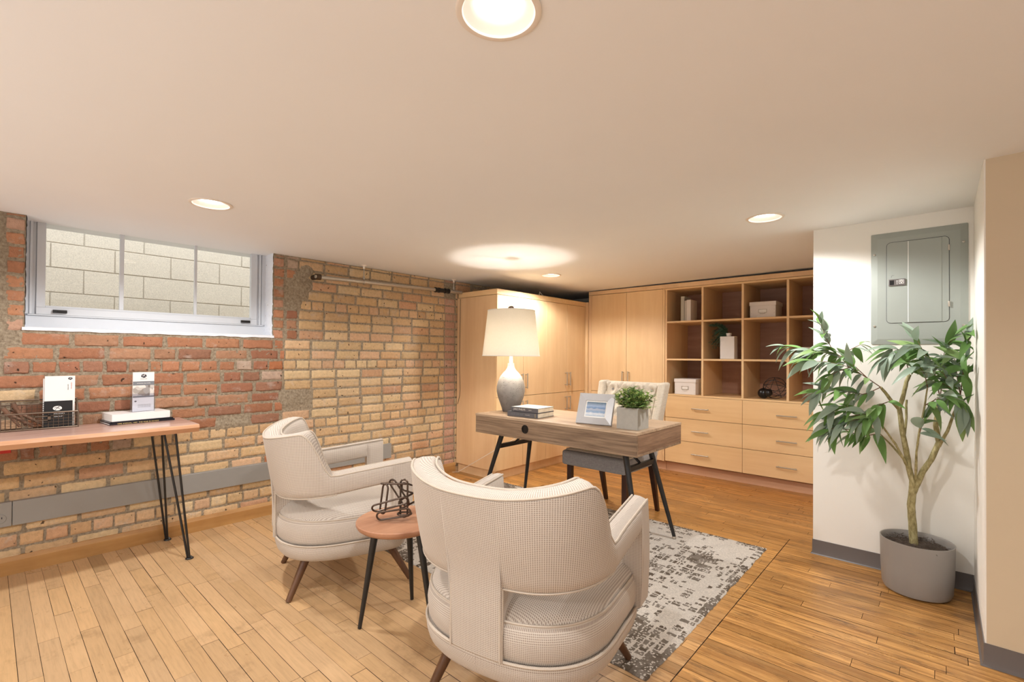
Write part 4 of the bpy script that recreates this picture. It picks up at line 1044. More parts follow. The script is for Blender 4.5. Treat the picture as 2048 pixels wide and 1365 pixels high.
for k in range(26):
    p0 = Vector((-1.562, 4.95, S2+.25)); a = f4.uniform(-.3, 1); tip = Vector((-1.60-f4.uniform(.02, .13), 4.93+f4.uniform(-.06, .05), S2+.29+f4.uniform(-.19, .075)))
    mid = p0.lerp(tip, .45)+Vector((0, 0, .06)); mid.z = min(mid.z, 1.545); pts = [(p0*(1-t_)**2+mid*2*t_*(1-t_)+tip*t_*t_) for t_ in [i/9 for i in range(10)]]
    for p in pts: p.z = min(p.z, 1.548)
    pn.tube(pts, .0014, 4, col=(.07, .05, .02))
    for i in range(2, 10):
        for q in range(7):
            d = (pts[i]-pts[i-1]).normalized()*.7+Vector((f4.uniform(-1, 1), f4.uniform(-1, 1), f4.uniform(-1, .7)))*.6
            g = f4.uniform(.6, 1.3); e = pts[i]+d.normalized()*.028; e.z = min(e.z, 1.554); pn.tube([pts[i], e], .0015, 3, r2=.0007, caps=False, col=(.055*g, .125*g, .07*g))
pn.build('pine_sprig', M_['leaf'], va, fix=False)
# wire cage ornament
wo = thing('wire_cage_ornament', 'black wire cage ornament with a glossy black ball in the bottom third cubby', 'ornament', (-1.17, 4.95, S0))
MB().sphere((-1.247, 4.95, S0+.050), .0495, 16).build('ball', M_['blackplastic'], wo, smooth=True)
MB().sphere((-1.200, 4.925, S0+.058), .036, 16).build('bulb', M_['blackplastic'], wo, smooth=True)
cg = MB(); C0 = Vector((-1.148, 4.95, S0+.1045)); Rr = .100
for axis, ang in (((0, 0, 1), 0), ((1, 0, 0), 70), ((0, 1, 0), 8), ((1, 1, .3), 60), ((1, -1, .6), 75)):
    Mx = Matrix.Rotation(R(ang), 3, Vector(axis))
    cg.tube([C0+Mx @ Vector((cos(a*2*pi/40)*Rr, 0, sin(a*2*pi/40)*Rr)) for a in range(40)], .0026, 6, closed=True)
V5 = [C0+Vector((cos(R(90+72*k))*Rr*.98, -.02, sin(R(90+72*k))*Rr*.98)) for k in range(5)]
for k in range(5): cg.tube([V5[k], V5[(k+2) % 5]], .0024, 6)
cg.build('cage', M_['black'], wo, smooth=True)
# ------------------------------------------------------------------ breaker panel
bp = thing('breaker_panel', 'grey electrical breaker panel mounted on the white wall above the tree', 'breaker panel', (-.094, YP, 1.6))
PX0, PX1, PZ0, PZ1 = -.297, .109, 1.281, 1.913
def rrect(x0, x1, z0, z1, r, n=5):
    o_ = []
    for cx, cz, a0 in ((x1-r, z0+r, -90), (x1-r, z1-r, 0), (x0+r, z1-r, 90), (x0+r, z0+r, 180)):
        for k in range(n+1): a = R(a0+90*k/n); o_.append((cx+cos(a)*r, cz+sin(a)*r))
    return o_
m = MB(); A_ = rrect(PX0, PX1, PZ0, PZ1, .006); B_ = rrect(PX0+.03, PX1-.03, PZ0+.03, PZ1-.03, .006); k = len(A_)
m.add([(x, YP-.0005, z) for x, z in A_]+[(x, YP-.004, z) for x, z in A_]+[(x, YP-.0085, z) for x, z in B_], [(i, (i+1) % k, k+(i+1) % k, k+i) for i in range(k)]+[(k+i, k+(i+1) % k, 2*k+(i+1) % k, 2*k+i) for i in range(k)]+[tuple(2*k+i for i in range(k))])
m.build('cover_plate', M_['panel'], bp)
m = MB(); m.prism(rrect(-.2275, .0365, 1.3985, 1.8565, .022, 6), YP-.0095, YP-.0088, 'y'); m.build('door_gap', M_['ink'], bp)
dr = MB(); 
D_ = rrect(-.2255, .0345, 1.4005, 1.8545, .020, 6); dr.prism(D_, YP-.0113, YP-.0096, 'y'); dr.box(-.1345, .006, YP-.0130, YP-.0112, 1.402, 1.853)
dd = dr.build('door', M_['panel'], bp, bevel=.0008)
MB().box(-.1335, -.1305, YP-.0137, YP-.0131, 1.403, 1.852).build('rib', M_['whitegloss'], dd)
lt = MB().box(-.2165, -.1435, YP-.0185, YP-.0113, 1.609, 1.646).build('latch', M_['trimgrey'], dd, bevel=.002)
MB().box(-.212, -.193, YP-.0191, YP-.0186, 1.614, 1.640).build('latch_button', M_['blackplastic'], lt)
sg = MB()
for a, b_, c, d in ((-.172, -.150, 1.619, 1.621), (-.172, -.150, 1.639, 1.641), (-.172, -.170, 1.619, 1.641), (-.152, -.150, 1.619, 1.641)): sg.box(a, b_, YP-.0192, YP-.0186, c, d)
sg.box(-.1805, -.1785, YP-.0192, YP-.0186, 1.616, 1.638).box(-.183, -.176, YP-.0192, YP-.0186, 1.634, 1.636)
sg.tube([(-.161+cos(a*2*pi/20)*.0055, YP-.0190, 1.632+sin(a*2*pi/20)*.0055) for a in range(20)], .0012, 4, closed=True).box(-.1625, -.1595, YP-.0192, YP-.0186, 1.6215, 1.627).box(-.165, -.157, YP-.0192, YP-.0186, 1.6315, 1.6327)
sg.build('symbol', M_['whitegloss'], lt)
MB().tube([(-.205, YP-.0117, 1.656), (-.205, YP-.0117, 1.664), (-.202, YP-.0117, 1.668), (-.192, YP-.0117, 1.669)], .0006, 4).build('embossed_mark', M_['trimgrey'], dd)
for z in (1.478, 1.778): MB().box(.030, .038, YP-.0165, YP-.009, z, z+.03).build('hinge', M_['nickel'], bp, bevel=.001)
for x, z in ((-.281, 1.385), (-.281, 1.795), (.0905, 1.378), (.0905, 1.816)): MB().lathe([(.001, 0), (.0062, 0), (.0055, .003), (.001, .004)], (0, 0, 0), 16, frameM((x, YP-.0083, z), (1, 0, 0), (0, 0, 1)), cap=False).build('screw', M_['nickel'], bp, smooth=True)
# ------------------------------------------------------------------ conduit pipe near ceiling
pp = thing('ceiling_pipe', 'galvanised pipe hung below the ceiling along the brick wall', 'pipe', (-3.655, 2.45, 1.83))
QX = -3.655
MB().tube([(QX, 1.745, 1.812), (QX, 3.27, 1.846)], .0165, 16).build('pipe', M_['steel'], pp, smooth=True)
e_ = MB().tube([(QX, 1.735, 1.812), (QX, 1.775, 1.813)], .024, 16).tube([(QX+.0, 1.755, 1.8125), (QX-.066, 1.745, 1.812)], .021, 14); e_.build('elbow', M_['iron'], pp, smooth=True, angle=40)
MB().lathe([(.001, 0), (.013, 0), (.013, .010), (.001, .012)], (0, 0, 0), 16, frameM((QX+.012, 1.7345, 1.812), (1, 0, 0), (0, 0, 1))).build('plug', M_['steel'], pp, smooth=True, angle=40)
c_ = MB(); 
c_.tube([(QX, 2.93, 1.8385), (QX, 3.10, 1.842)], .021, 16)
for y in (2.935, 2.975, 3.055, 3.095): c_.tube([(QX, y-.008, 1.8385+(y-2.93)*.02), (QX, y+.008, 1.839+(y-2.93)*.02)], .0255, 16)
c_.build('coupling', M_['black'], pp, smooth=True, angle=40)
for y in (2.158, 3.165):
    zp = 1.812+(y-1.745)*.0223; h = MB()
    h.tube([(QX+cos(a*2*pi/20)*.019, y, zp+sin(a*2*pi/20)*.019) for a in range(20)], .0035, 6, closed=True)
    h.tube([(QX, y, zp+.02), (QX, y, zc(QX, y)-.002)], .0045, 8).tube([(QX, y, zp+.022), (QX, y, zp+.048)], .009, 8)
    hh = h.build('hanger', M_['steel'], pp, smooth=True)
    MB().lathe([(.026, .0), (.022, -.006), (.009, -.010), (.008, -.03), (.001, -.03)], (QX, y, zc(QX, y)), 20).build('escutcheon', M_['flare'], hh, smooth=True, angle=50)
# ------------------------------------------------------------------ raceway
rc = thing('cable_raceway', 'long grey metal cable raceway running low along the brick wall', 'raceway', (XL, 1.2, .33))
MB().box(XL-.004, XL+.030, .109, 2.482, .266, .396).build('channel', M_['racegrey'], rc, bevel=.003)
e2 = MB().box(XL-.004, XL+.030, -.9, .107, .266, .396).build('end_section', M_['racegrey'], rc, bevel=.003)
ol = MB().lathe([(.001, .0), (.026, .0), (.024, .003), (.001, .003)], (0, 0, 0), 28, frameM((XL+.030, .062, .312), (0, 1, 0), (0, 0, 1)), cap=False).build('outlet', M_['racegrey'], rc, smooth=True, angle=30)
MB().box(XL+.0332, XL+.0338, .052, .056, .312, .322).box(XL+.0332, XL+.0338, .068, .072, .312, .322).build('slots', M_['ink'], ol)
# ------------------------------------------------------------------ live-edge console table
tb = thing('console_table', 'live-edge wooden slab table on black hairpin legs against the brick wall', 'table', (-3.44, -.1, 0))
TZ = .785; m = MB(); n = 60; vs = []; f5 = random.Random(2)
TX0, TX1, TY0, TY1 = -3.665, -3.225, -1.05, .848
lay = [(0, -.043), (.004, -.034), (.012, -.018), (.008, -.005), (0, .0)]
rows_ = []
for i in range(n+1):
    y = TY0+(TY1-TY0)*i/n; w = .010*noise.noise((y*3.2, 4, 1))+.004*noise.noise((y*11, 4, 1)); ce_ = .008*max(0, (i-n+3)/3)
    wb = .006*noise.noise((y*3, 9, 1))
    r_ = [(TX1+w+o_-ce_, y, TZ+z) for o_, z in lay]+[(TX1+w-.015-ce_, y, TZ+.0006), (TX0+wb, y, TZ+.0006), (TX0+wb, y, TZ-.043)]
    rows_.append(r_)
k = len(rows_[0]); vs = [p for r_ in rows_ for p in r_]
m.add(vs, [(i*k+a, i*k+(a+1) % k, (i+1)*k+(a+1) % k, (i+1)*k+a) for i in range(n) for a in range(k)]+[tuple(range(k)), tuple(n*k+a for a in range(k))])
tt = m.build('tabletop', M_['slab'], tb, smooth=True, angle=40)
me = tt.data; me.materials.append(M_['slabedge'])
for p in me.polygons:
    if p.normal.x > .35 and abs(p.normal.z) < .9: p.material_index = 1
def hairpin(fx_, fy_, tx, ty):
    foot = Vector((fx_, fy_, .008)); m = MB()
    for dx, dy in ((-.045, -.05), (.055, -.015)):
        tpt = Vector((tx+dx, ty+dy, TZ-.044)); q = (tpt-foot).normalized()
        m.tube([foot+Vector((dx*.16, dy*.16, .004)), foot.lerp(tpt, .5)+Vector((dx*.05, dy*.05, 0)), tpt], .0062, 8)
    m.tube([tuple(foot+Vector((-.009, -.006, .006))), tuple(foot+Vector((0, 0, -.001))), tuple(foot+Vector((.010, .006, .006)))], .0062, 8)
    m.box(tx-.06, tx+.065, ty-.065, ty+.02, TZ-.0462, TZ-.0435)
    l = m.build('leg', M_['black'], tb, smooth=True, angle=50)
    MB().lathe([(.001, 0), (.021, 0), (.021, .004), (.017, .009), (.001, .009)], (fx_, fy_, 0), 20).build('foot_pad', M_['black'], l, smooth=True, angle=40)
hairpin(-3.262, .815, -3.325, .755); hairpin(-3.690, .800, -3.60, .745); hairpin(-3.262, -1.0, -3.325, -.90); hairpin(-3.66, -1.0, -3.60, -.90)
tag(MB().box(XL+.001, XL+.005, .06, .10, .655, .675).build('red_tape', M_['redpaint']), 'small red mark on the brick just under the slab table', 'tape')
# books under the brochure
BA = math.atan2(-.064, .315)
def rotbox(name, mat, par, L, Wd, z0, z1, inset=0, bevel=.001): return MB().box(inset, L-inset, inset*.5, Wd-inset, z0, z1).build(name, mat, par, world=False, bevel=bevel)
def tbk(label, off, L, Wd, z, h, mat, ang, pages=True, grp='large books stacked on the slab table'):
    # local x runs along the spine (towards +y), local y towards the wall
    t_ = thing('book', label, 'book', (-3.502+off[0], .478+off[1], z), 0, grp)
    t_.rotation_euler.z = R(90)+ang
    m = MB(); m.box(0, L, 0, Wd, 0, .002).box(0, L, 0, .002, 0, h).box(0, L, 0, Wd, h-.002, h); m.build('cover', mat, t_, world=False, bevel=.0008)
    MB().box(.003, L-.003, .002, Wd-.003, .0022, h-.0022).build('pages', M_['paper'], t_, world=False)
    return t_
k1 = tbk('black annual with pale spine lettering, bottom of the stack on the slab table', (0, 0), .318, .20, TZ+.001, .0105, M_['navybook'], .10)
k2 = tbk('thin dark book between the black annual and the white book on the slab table', (-.004, .004), .308, .19, TZ+.0118, .007, M_['navybook'], .12)
k3 = tbk('thick white hardback on top of the dark books on the slab table', (-.010, .012), .286, .185, TZ+.0192, .042, M_['whitegloss'], .13)
text('spine_title', 'TIME ANNUAL, 1997  THE YEAR IN REVIEW', .0105, M_['gold'], k1, frameM((.135, -.0006, .0052), (1, 0, 0), (0, 0, 1)), sx=1.0)
# brochure holder
hb = thing('brochure_holder', 'clear acrylic brochure holder standing on the thick white book', 'brochure holder', (-3.60, .645, TZ+.0618)); hb.rotation_euler.z = R(90)+.13
def hbx(name, mat, x0, x1, y0, y1, z0, z1, par=hb, bevel=.0): return MB().box(x0, x1, y0, y1, z0, z1).build(name, mat, par, world=False, bevel=bevel)
hbx('front_wall', M_['acrylic'], -.058, .058, -.016, -.0145, 0, .108); hbx('side_wall', M_['acrylic'], -.058, -.0565, -.0145, .014, 0, .11); hbx('side_wall', M_['acrylic'], .0565, .058, -.0145, .014, 0, .11); hbx('rear_wall', M_['acrylic'], -.058, .058, .014, .0155, 0, .19); hbx('floor_plate', M_['acrylic'], -.058, .058, -.016, .0155, -.0009, .0006)
br = thing('brochure', 'white brochure with a round dark logo and a grey interior photo in the clear holder', 'brochure', (-3.60, .645, TZ+.063)); br.rotation_euler.z = R(90)+.13
hbx('sheet', M_['paper'], -.0535, .0535, -.0125, -.0045, .001, .236, br)
def plate(name, mat, x0, x1, z0, z1, par=br, y=-.0128): return MB().box(x0, x1, y-.0003, y+.0001, z0, z1).build(name, mat, par, world=False)
t = NT('interior_photo_print'); c = t.coord('Object', (1, 1, 1)); vn = t.node('ShaderNodeTexVoronoi', distance='MANHATTAN'); vn.inputs['Scale'].default_value = 34; t.link(c, vn.inputs[0])
s_ = t.node('ShaderNodeSeparateXYZ'); t.link(vn.outputs['Color'], s_.inputs[0]); t.base(t.ramp(s_.outputs[0], [(.1, srgb(196, 190, 184)), (.35, srgb(226, 222, 216)), (.55, srgb(150, 146, 144)), (.7, srgb(212, 200, 184)), (.9, srgb(120, 112, 108))])); M_['photo'] = t.m
plate('photo', M_['photo'], -.0535, .0535, .093, .157); plate('dark_band', M_['greyink'], -.0535, .0535, .157, .181); plate('dark_band', M_['greyink'], -.0535, .0535, .084, .0925)
def disc(name, mat, x, z, r, par, y=-.0132, M=None, sx=1.2):
    return MB().prism([(x+cos(a*2*pi/32)*r*sx, z+sin(a*2*pi/32)*r) for a in range(32)], y, y+.0003, 'y', M).build(name, mat, par, world=False)
def logo(par, x, z, r, y, bgm, fgm, sx=1.2):
    d = disc('logo', bgm, x, z, r, par, y, None, sx)
    m = MB(); yy = y-.0003
    for pts in (((-.5, -.75), (-.1, .1), (.35, .8)), ((-.75, .1), (-.3, .45), (.1, .1), (.75, -.6)), ((-.15, .15), (.5, .6))):
        m.tube([(x+a*r*sx, yy, z+b_*r) for a, b_ in pts], r*.075, 4)
    m.build('logo_strokes', fgm, d, world=False)
logo(br, 0, .2135, .0115, -.0131, M_['ink'], M_['paper']); logo(br, -.040, .062, .0045, -.0131, M_['ink'], M_['paper'])
text('lettering', 'KRAEGER', .0062, M_['greyink'], br, frameM((0, -.0128, .195), (1, 0, 0), (0, 0, 1)), sx=1.3)
text('lettering', 'INTERIORS AND HOMES', .0062, M_['paper'], br, frameM((0, -.0134, .169), (1, 0, 0), (0, 0, 1)))
for z in (.040, .033, .026): text('lettering', 'visit our studio to learn more today', .0045, M_['greyink'], br, frameM((.004, -.0128, z), (1, 0, 0), (0, 0, 1)))
# wire basket
BY0, BY1, BXF, BXB, BZ0 = .055, .352, -3.575, -3.652, TZ+.0015
bs = thing('wire_basket', 'bronze wire basket with a lower front, at the left end of the slab table', 'basket', (-3.61, .2, BZ0))
m = MB(); FZ, BKZ = BZ0+.088, BZ0+.155
def bar(a, b_, r=.0032, mm=None, n_=6): (mm or m).tube([a, b_], r, n_)
for z in (BZ0+.004, FZ): bar((BXF, BY0, z), (BXF, BY1, z), .0042)
for z in (BZ0+.004, BKZ, BKZ-.024): bar((BXB, BY0, z), (BXB, BY1, z), .0042)
for y in (BY0, BY1):
    bar((BXF, y, BZ0), (BXF, y, FZ), .0042); bar((BXB, y, BZ0), (BXB, y, BKZ), .0042); bar((BXF, y, BZ0+.004), (BXB, y, BZ0+.004), .0042)
    m.tube([(BXF, y, FZ), (BXF-.02, y, FZ+.004), (BXB+.012, y, BKZ-.012), (BXB, y, BKZ)], .0042, 6)
m.build('rim', M_['bronze'], bs, smooth=True)
g = MB(); ny_ = 15
for i in range(1, ny_):
    y = BY0+(BY1-BY0)*i/ny_; bar((BXF, y, BZ0+.004), (BXF, y, FZ), .0011, g, 4); bar((BXB, y, BZ0+.004), (BXB, y, BKZ-.024), .0011, g, 4); bar((BXF, y, BZ0+.003), (BXB, y, BZ0+.003), .0011, g, 4)
for k in range(1, 5): bar((BXF, BY0, BZ0+.004+k*.0168), (BXF, BY1, BZ0+.004+k*.0168), .0011, g, 4)
for k in range(1, 8): bar((BXB, BY0, BZ0+.004+k*.0168), (BXB, BY1, BZ0+.004+k*.0168), .0011, g, 4)
for y in (BY0, BY1):
    for k in range(1, 5): bar((BXF, y, BZ0+.004+k*.0168), (BXB, y, BZ0+.004+k*.0168), .0011, g, 4)
    for k in range(1, 4): bar((BXF+(BXB-BXF)*k/4, y, BZ0+.004), (BXF+(BXB-BXF)*k/4, y, FZ+.01*k), .0011, g, 4)
g.build('mesh', M_['bronze'], bs)
lhh = MB(); lx = BXF+.0035
for a, b_, c, d in ((.178, .242, .046, .050), (.178, .242, .068, .072), (.178, .182, .046, .072), (.230, .242, .046, .072)): lhh.box(lx-.001, lx+.001, a, b_, BZ0+c, BZ0+d)
lhh.build('label_holder', M_['bronze'], bs)
for y in (BY0+.004, BY1-.004): MB().box(BXF-.008, BXF+.003, y-.006, y+.006, TZ+.0006, BZ0+.003).build('foot', M_['bronze'], bs)
# cards, notebook, rods in the basket
def vcard(name, label, cat, x, y0, y1, z0, z1, th, mat, tilt=0):
    t_ = thing(name, label, cat, (x, (y0+y1)/2, z0)); t_.rotation_euler.z = R(90)+tilt
    w_ = (y1-y0)/2; MB().box(-w_, w_, 0, th, 0, z1-z0).build('sheet' if name != 'notebook' else 'cover', mat, t_, world=False, bevel=.0003)
    return t_
cdx = vcard('note_card', 'white card with a small round logo standing at the back of the wire basket', 'card', BXB+.030, .220, .342, BZ0+.006, BZ0+.283, .0016, M_['paper'])
cd2 = vcard('envelope', 'white envelope peeking out behind the white card in the wire basket', 'envelope', BXB+.022, .214, .322, BZ0+.006, BZ0+.270, .0014, M_['whitegloss'])
logo(cdx, .041, .262, .0075, -.0006, M_['ink'], M_['paper'])
text('lettering', 'K R A E G E R', .0062, M_['redpaint'], cdx, frameM((.046, -.0006, .222), (0, 0, 1), (-1, 0, 0))); text('lettering', 'design studio', .006, M_['greyink'], cdx, frameM((.032, -.0006, .215), (0, 0, 1), (-1, 0, 0)))
nb = vcard('notebook', 'black spiral notebook with a white oval logo in the wire basket', 'notebook', BXF-.014, .216, .330, BZ0+.006, BZ0+.148, .006, M_['blackplastic'])
MB().box(-.052, .057, .0062, .012, .002, .139).build('pages', M_['paper'], nb, world=False)
sp_ = MB()
for k in range(12): sp_.tube([(-.057+cos(a*2*pi/10)*.005, .004+sin(a*2*pi/10)*.006, .012+k*.0108) for a in range(10)], .0009, 4, closed=True)
sp_.build('spiral', M_['black'], nb, world=False)
logo(nb, -.004, .102, .0125, -.0008, M_['paper'], M_['ink'], 1.45)
text('lettering', 'KRAEGER', .0085, M_['paper'], nb, frameM((.004, -.0006, .072), (1, 0, 0), (0, 0, 1)), sx=1.2); text('lettering', 'GROUP', .0085, M_['paper'], nb, frameM((0, -.0006, .057), (1, 0, 0), (0, 0, 1)), sx=1.2)
M_['rod'] = wood('dark_rod_wood', srgb(96, 68, 54), srgb(150, 116, 94), 'x', .3, 60, 8, .05)
for i, (p0, p1, lab) in enumerate((((.062, BZ0+.128), (.128, BZ0+.020), 'brown wooden pen, highest of those leaning over the left rim of the basket'), ((.066, BZ0+.102), (.178, BZ0+.018), 'brown wooden pen, lowest of those leaning over the left rim of the basket'),
                                   ((.100, BZ0+.148), (.150, BZ0+.022), 'brown wooden pen standing most upright in the basket'), ((.094, BZ0+.112), (.222, BZ0+.016), 'brown wooden pen with a pale tip, reaching farthest right in the basket'))):
    x = BXF-.020-.014*(i % 4); r0 = thing('wooden_pen', lab, 'pen', (x, p1[0], p1[1]), 0, 'brown wooden pens in the wire basket')
    MB().tube([(x, p1[0], p1[1]), (x, p1[0]+(p0[0]-p1[0])*.94, p1[1]+(p0[1]-p1[1])*.94)], .0065, 12, r2=.0105).build('barrel', M_['rod'], r0, smooth=True, angle=50)
    MB().tube([(x, p1[0]+(p0[0]-p1[0])*.94, p1[1]+(p0[1]-p1[1])*.94), (x, p0[0], p0[1])], .0112, 12).build('cap', M_['bronze'], r0, smooth=True, angle=50)
# ------------------------------------------------------------------ tree
TRX, TRY = -.093, 3.232
tr_ = thing('potted_tree', 'tall artificial leafy tree in a round matte grey pot beside the white wall', 'tree', (TRX, TRY, 0))
MB().lathe([(.001, .004), (.118, .004), (.134, .010), (.142, .030), (.147, .12), (.150, .262), (.1505, .268), (.146, .268), (.142, .262), (.140, .225), (.001, .225)], (TRX, TRY, 0), 64, cap=False).build('pot', M_['potgrey'], tr_, smooth=True, angle=45)
ms = MB(); f6 = random.Random(9)
ms.lathe([(.001, .243), (.08, .238), (.141, .228)], (TRX, TRY, 0), 30, cap=False)
for k in range(420):
    a = f6.uniform(0, 2*pi); r = .132*math.sqrt(f6.random()); p = Vector((TRX+cos(a)*r, TRY+sin(a)*r, .236+f6.uniform(0, .014))); d = Vector((f6.uniform(-1, 1), f6.uniform(-1, 1), f6.uniform(-.2, .5))).normalized()*.014
    q = p+d; e = q+Vector((f6.uniform(-1, 1), f6.uniform(-1, 1), f6.uniform(-.8, .3)))*.011
    ms.tube([p, q, e], .0013, 3, caps=False)
ms.build('moss', M_['moss'], tr_)
BR=[[0.0185, 0.0155, [[-0.102, 3.23, 0.182], [-0.106, 3.23, 0.315], [-0.114, 3.22, 0.445], [-0.108, 3.22, 0.511], [-0.106, 3.22, 0.562]]], [0.0135, 0.0105, [[-0.106, 3.22, 0.555], [-0.122, 3.22, 0.637], [-0.133, 3.21, 0.728], [-0.145, 3.2, 0.805], [-0.154, 3.19, 0.899], [-0.16, 3.19, 0.945]]], [0.01, 0.006, [[-0.16, 3.19, 0.94], [-0.19, 3.17, 0.981], [-0.215, 3.15, 1.025], [-0.232, 3.13, 1.051]]], [0.011, 0.008, [[-0.16, 3.19, 0.94], [-0.147, 3.2, 0.99], [-0.131, 3.21, 1.081], [-0.119, 3.22, 1.117]]], [0.008, 0.004, [[-0.122, 3.22, 0.629], [-0.146, 3.18, 0.694], [-0.174, 3.15, 0.761], [-0.224, 3.1, 0.857]]], [0.006, 0.003, [[-0.133, 3.2, 0.665], [-0.186, 3.25, 0.728], [-0.245, 3.27, 0.791]]], [0.014, 0.01, [[-0.104, 3.22, 0.511], [-0.069, 3.22, 0.62], [-0.036, 3.22, 0.689], [-0.006, 3.23, 0.78], [-0.017, 3.24, 0.859], [-0.011, 3.25, 0.924], [-0.002, 3.26, 1.006]]], [0.008, 0.004, [[-0.006, 3.23, 0.76], [0.026, 3.2, 0.843], [0.055, 3.18, 0.958], [0.072, 3.17, 1.028]]], [0.006, 0.003, [[-0.096, 3.22, 0.564], [-0.09, 3.15, 0.73], [-0.08, 3.12, 0.822], [-0.057, 3.1, 0.972], [-0.047, 3.08, 1.062]]], [0.006, 0.005, [[-0.141, 3.2, 0.78], [-0.134, 3.22, 0.856], [-0.132, 3.24, 0.985]]]]
TW=[[[-0.232, 3.13, 1.051], [-0.284, 3.1, 1.097], [-0.354, 3.05, 1.154], [-0.435, 3.0, 1.179], [-0.521, 2.97, 1.186]], [[-0.284, 3.1, 1.097], [-0.381, 3.1, 1.206], [-0.449, 3.1, 1.233], [-0.559, 3.05, 1.246], [-0.657, 3.05, 1.269]], [[-0.359, 3.1, 1.153], [-0.438, 3.1, 1.247], [-0.476, 3.12, 1.325], [-0.494, 3.12, 1.392]], [[-0.354, 3.05, 1.154], [-0.408, 3.0, 1.127], [-0.454, 2.98, 1.091], [-0.476, 2.98, 1.032]], [[-0.381, 3.1, 1.206], [-0.365, 3.15, 1.247], [-0.326, 3.2, 1.275]], [[-0.232, 3.13, 1.051], [-0.295, 3.1, 1.01], [-0.353, 3.05, 1.022], [-0.423, 3.0, 1.034], [-0.476, 2.98, 1.019]], [[-0.224, 3.1, 0.857], [-0.279, 3.05, 0.91], [-0.348, 3.0, 0.947], [-0.401, 3.0, 0.951], [-0.446, 3.0, 0.913]], [[-0.224, 3.1, 0.857], [-0.272, 3.08, 0.883], [-0.332, 3.05, 0.88], [-0.393, 3.02, 0.85], [-0.434, 3.0, 0.822]], [[-0.245, 3.27, 0.791], [-0.298, 3.25, 0.837], [-0.339, 3.22, 0.89], [-0.371, 3.2, 0.972]], [[-0.19, 3.17, 0.981], [-0.232, 3.1, 0.962], [-0.269, 3.05, 0.932], [-0.287, 3.02, 0.874]], [[-0.245, 3.27, 0.791], [-0.304, 3.2, 0.781], [-0.365, 3.15, 0.799], [-0.426, 3.1, 0.839]], [[-0.316, 3.1, 0.903], [-0.375, 3.05, 0.889], [-0.43, 3.05, 0.857]], [[-0.119, 3.22, 1.117], [-0.133, 3.2, 1.195], [-0.154, 3.15, 1.247], [-0.183, 3.12, 1.251]], [[-0.002, 3.26, 1.006], [-0.02, 3.2, 1.121], [-0.057, 3.15, 1.221], [-0.104, 3.12, 1.271], [-0.152, 3.1, 1.246], [-0.2, 3.08, 1.207]], [[-0.02, 3.2, 1.121], [-0.039, 3.15, 1.196], [-0.066, 3.1, 1.246], [-0.084, 3.1, 1.29]], [[-0.002, 3.26, 1.006], [0.013, 3.26, 1.121], [0.006, 3.25, 1.197], [0.026, 3.22, 1.272], [0.053, 3.2, 1.308]], [[0.072, 3.17, 1.028], [0.081, 3.17, 1.125], [0.088, 3.17, 1.21], [0.1, 3.17, 1.282], [0.106, 3.17, 1.323]], [[0.055, 3.18, 0.958], [0.043, 3.12, 1.053], [0.016, 3.08, 1.125], [-0.019, 3.05, 1.161]], [[0.072, 3.17, 1.028], [0.062, 3.2, 1.099], [0.057, 3.22, 1.173], [0.045, 3.22, 1.235]], [[-0.047, 3.08, 1.062], [-0.056, 3.05, 1.124], [-0.073, 3.02, 1.16]], [[0.055, 3.18, 0.958], [0.069, 3.1, 1.008], [0.079, 3.08, 0.975]], [[-0.057, 3.1, 0.972], [-0.019, 3.05, 1.005], [0.007, 3.02, 1.021]], [[0.072, 3.17, 1.028], [0.034, 3.1, 1.065], [-0.002, 3.08, 1.089]], [[-0.08, 3.12, 0.822], [-0.066, 3.1, 0.876], [-0.057, 3.1, 0.901]]]

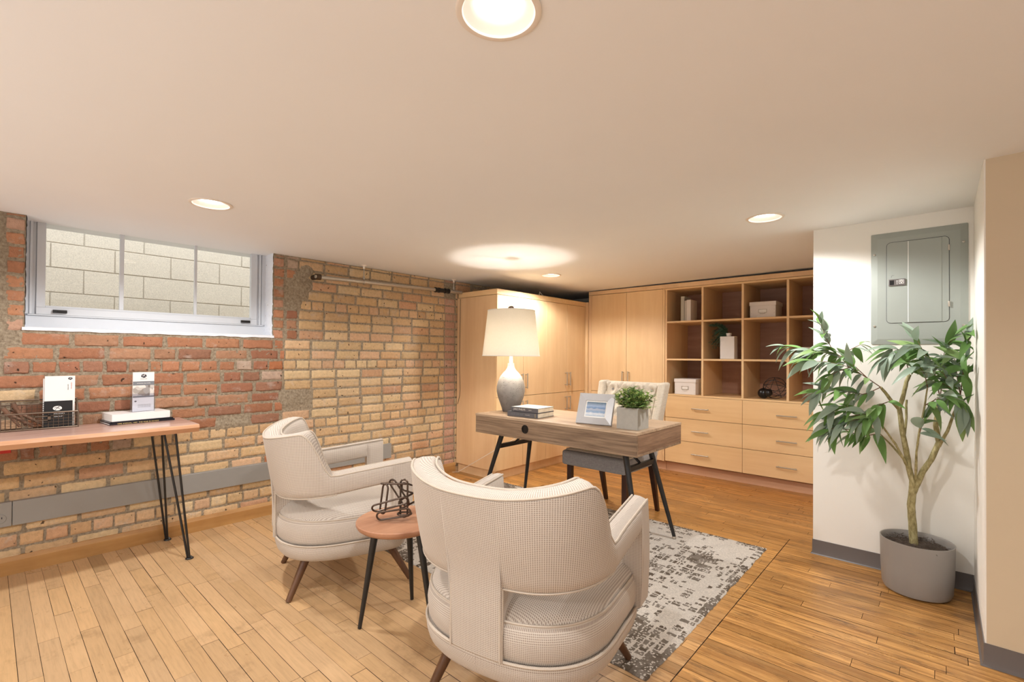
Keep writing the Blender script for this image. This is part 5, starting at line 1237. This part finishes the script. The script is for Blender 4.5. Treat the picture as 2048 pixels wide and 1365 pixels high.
for i, (ra, rb2, pts) in enumerate(BR):
    P_ = [Vector(p) for p in pts]; fine = []
    for j in range(len(P_)-1):
        for k in range(4):
            q = P_[j].lerp(P_[j+1], k/4); fine.append(q+Vector((.0015*noise.noise(q*30), .0015*noise.noise(q*33), 0)))
    fine.append(P_[-1]); n_ = len(fine)
    MB().tube(fine, [ra+(rb2-ra)*j/(n_-1)+.0010*noise.noise(fine[j]*60) for j in range(n_)], 12).build('trunk' if i == 0 else 'branch', M_['bark'], tr_, smooth=True, angle=60)
lf = MB(); tw = MB(); f7 = random.Random(31)
for pts in TW:
    P_ = [Vector(p) for p in pts]; L_ = sum((P_[i+1]-P_[i]).length for i in range(len(P_)-1)); n_ = max(3, int(L_/.034))
    def at_(s):
        for i in range(len(P_)-1):
            l = (P_[i+1]-P_[i]).length
            if s <= l or i == len(P_)-2: return P_[i].lerp(P_[i+1], s/l), (P_[i+1]-P_[i]).normalized()
            s -= l
    tw.tube([at_(L_*k/10)[0] for k in range(11)], .0026, 6, r2=.0012)
    for k in range(n_+1):
        s = L_*(.12+.88*k/n_); p, d = at_(min(s, L_*.999)); rep = 2 if k > 0 else 1
        if k == n_: rep = 3
        for q in range(rep):
            sd_ = d.cross(Vector((0, 0, 1))); sd_ = sd_.normalized() if sd_.length > .1 else Vector((1, 0, 0))
            sgn = 1 if (k+q) % 2 else -1
            dd = (d*(f7.uniform(.4, 1.0) if not (k == n_ and q == 0) else 2)+sd_*sgn*f7.uniform(.1, .7)+Vector((f7.uniform(-.3, .3), f7.uniform(-.3, .15), f7.uniform(-.95, .35)))).normalized()
            Lf = f7.uniform(.075, .150); tip = p+dd*Lf
            if tip.y > YP-.02: dd.y -= (tip.y-YP+.04)/Lf; dd.normalize()
            if (p+dd*Lf).x > .115: dd.x -= ((p+dd*Lf).x-.10)/Lf; dd.normalize()
            if f7.random() < .48: g = f7.uniform(.8, 1.25); col = (.26*g, .34*g, .26*g)
            else: g = f7.uniform(.7, 1.25); col = (.15*g, .29*g, .08*g)
            if f7.random() < .1: col = (.25, .38, .14)
            upv = (Vector((0, -.35, 1))+Vector((f7.uniform(-.5, .5), f7.uniform(-.5, .3), 0)))
            leafpatch(lf, p, dd, upv, Lf, Lf*f7.uniform(.24, .37), col, .28, f7.uniform(.1, .75), 8)
lf.v = [(min(v[0], .118), min(v[1], YP-.012), v[2]) for v in lf.v]
lf.build('foliage', M_['leaf'], tr_, fix=False, smooth=True, angle=80); tw.build('twigs', M_['twig'], tr_, smooth=True)
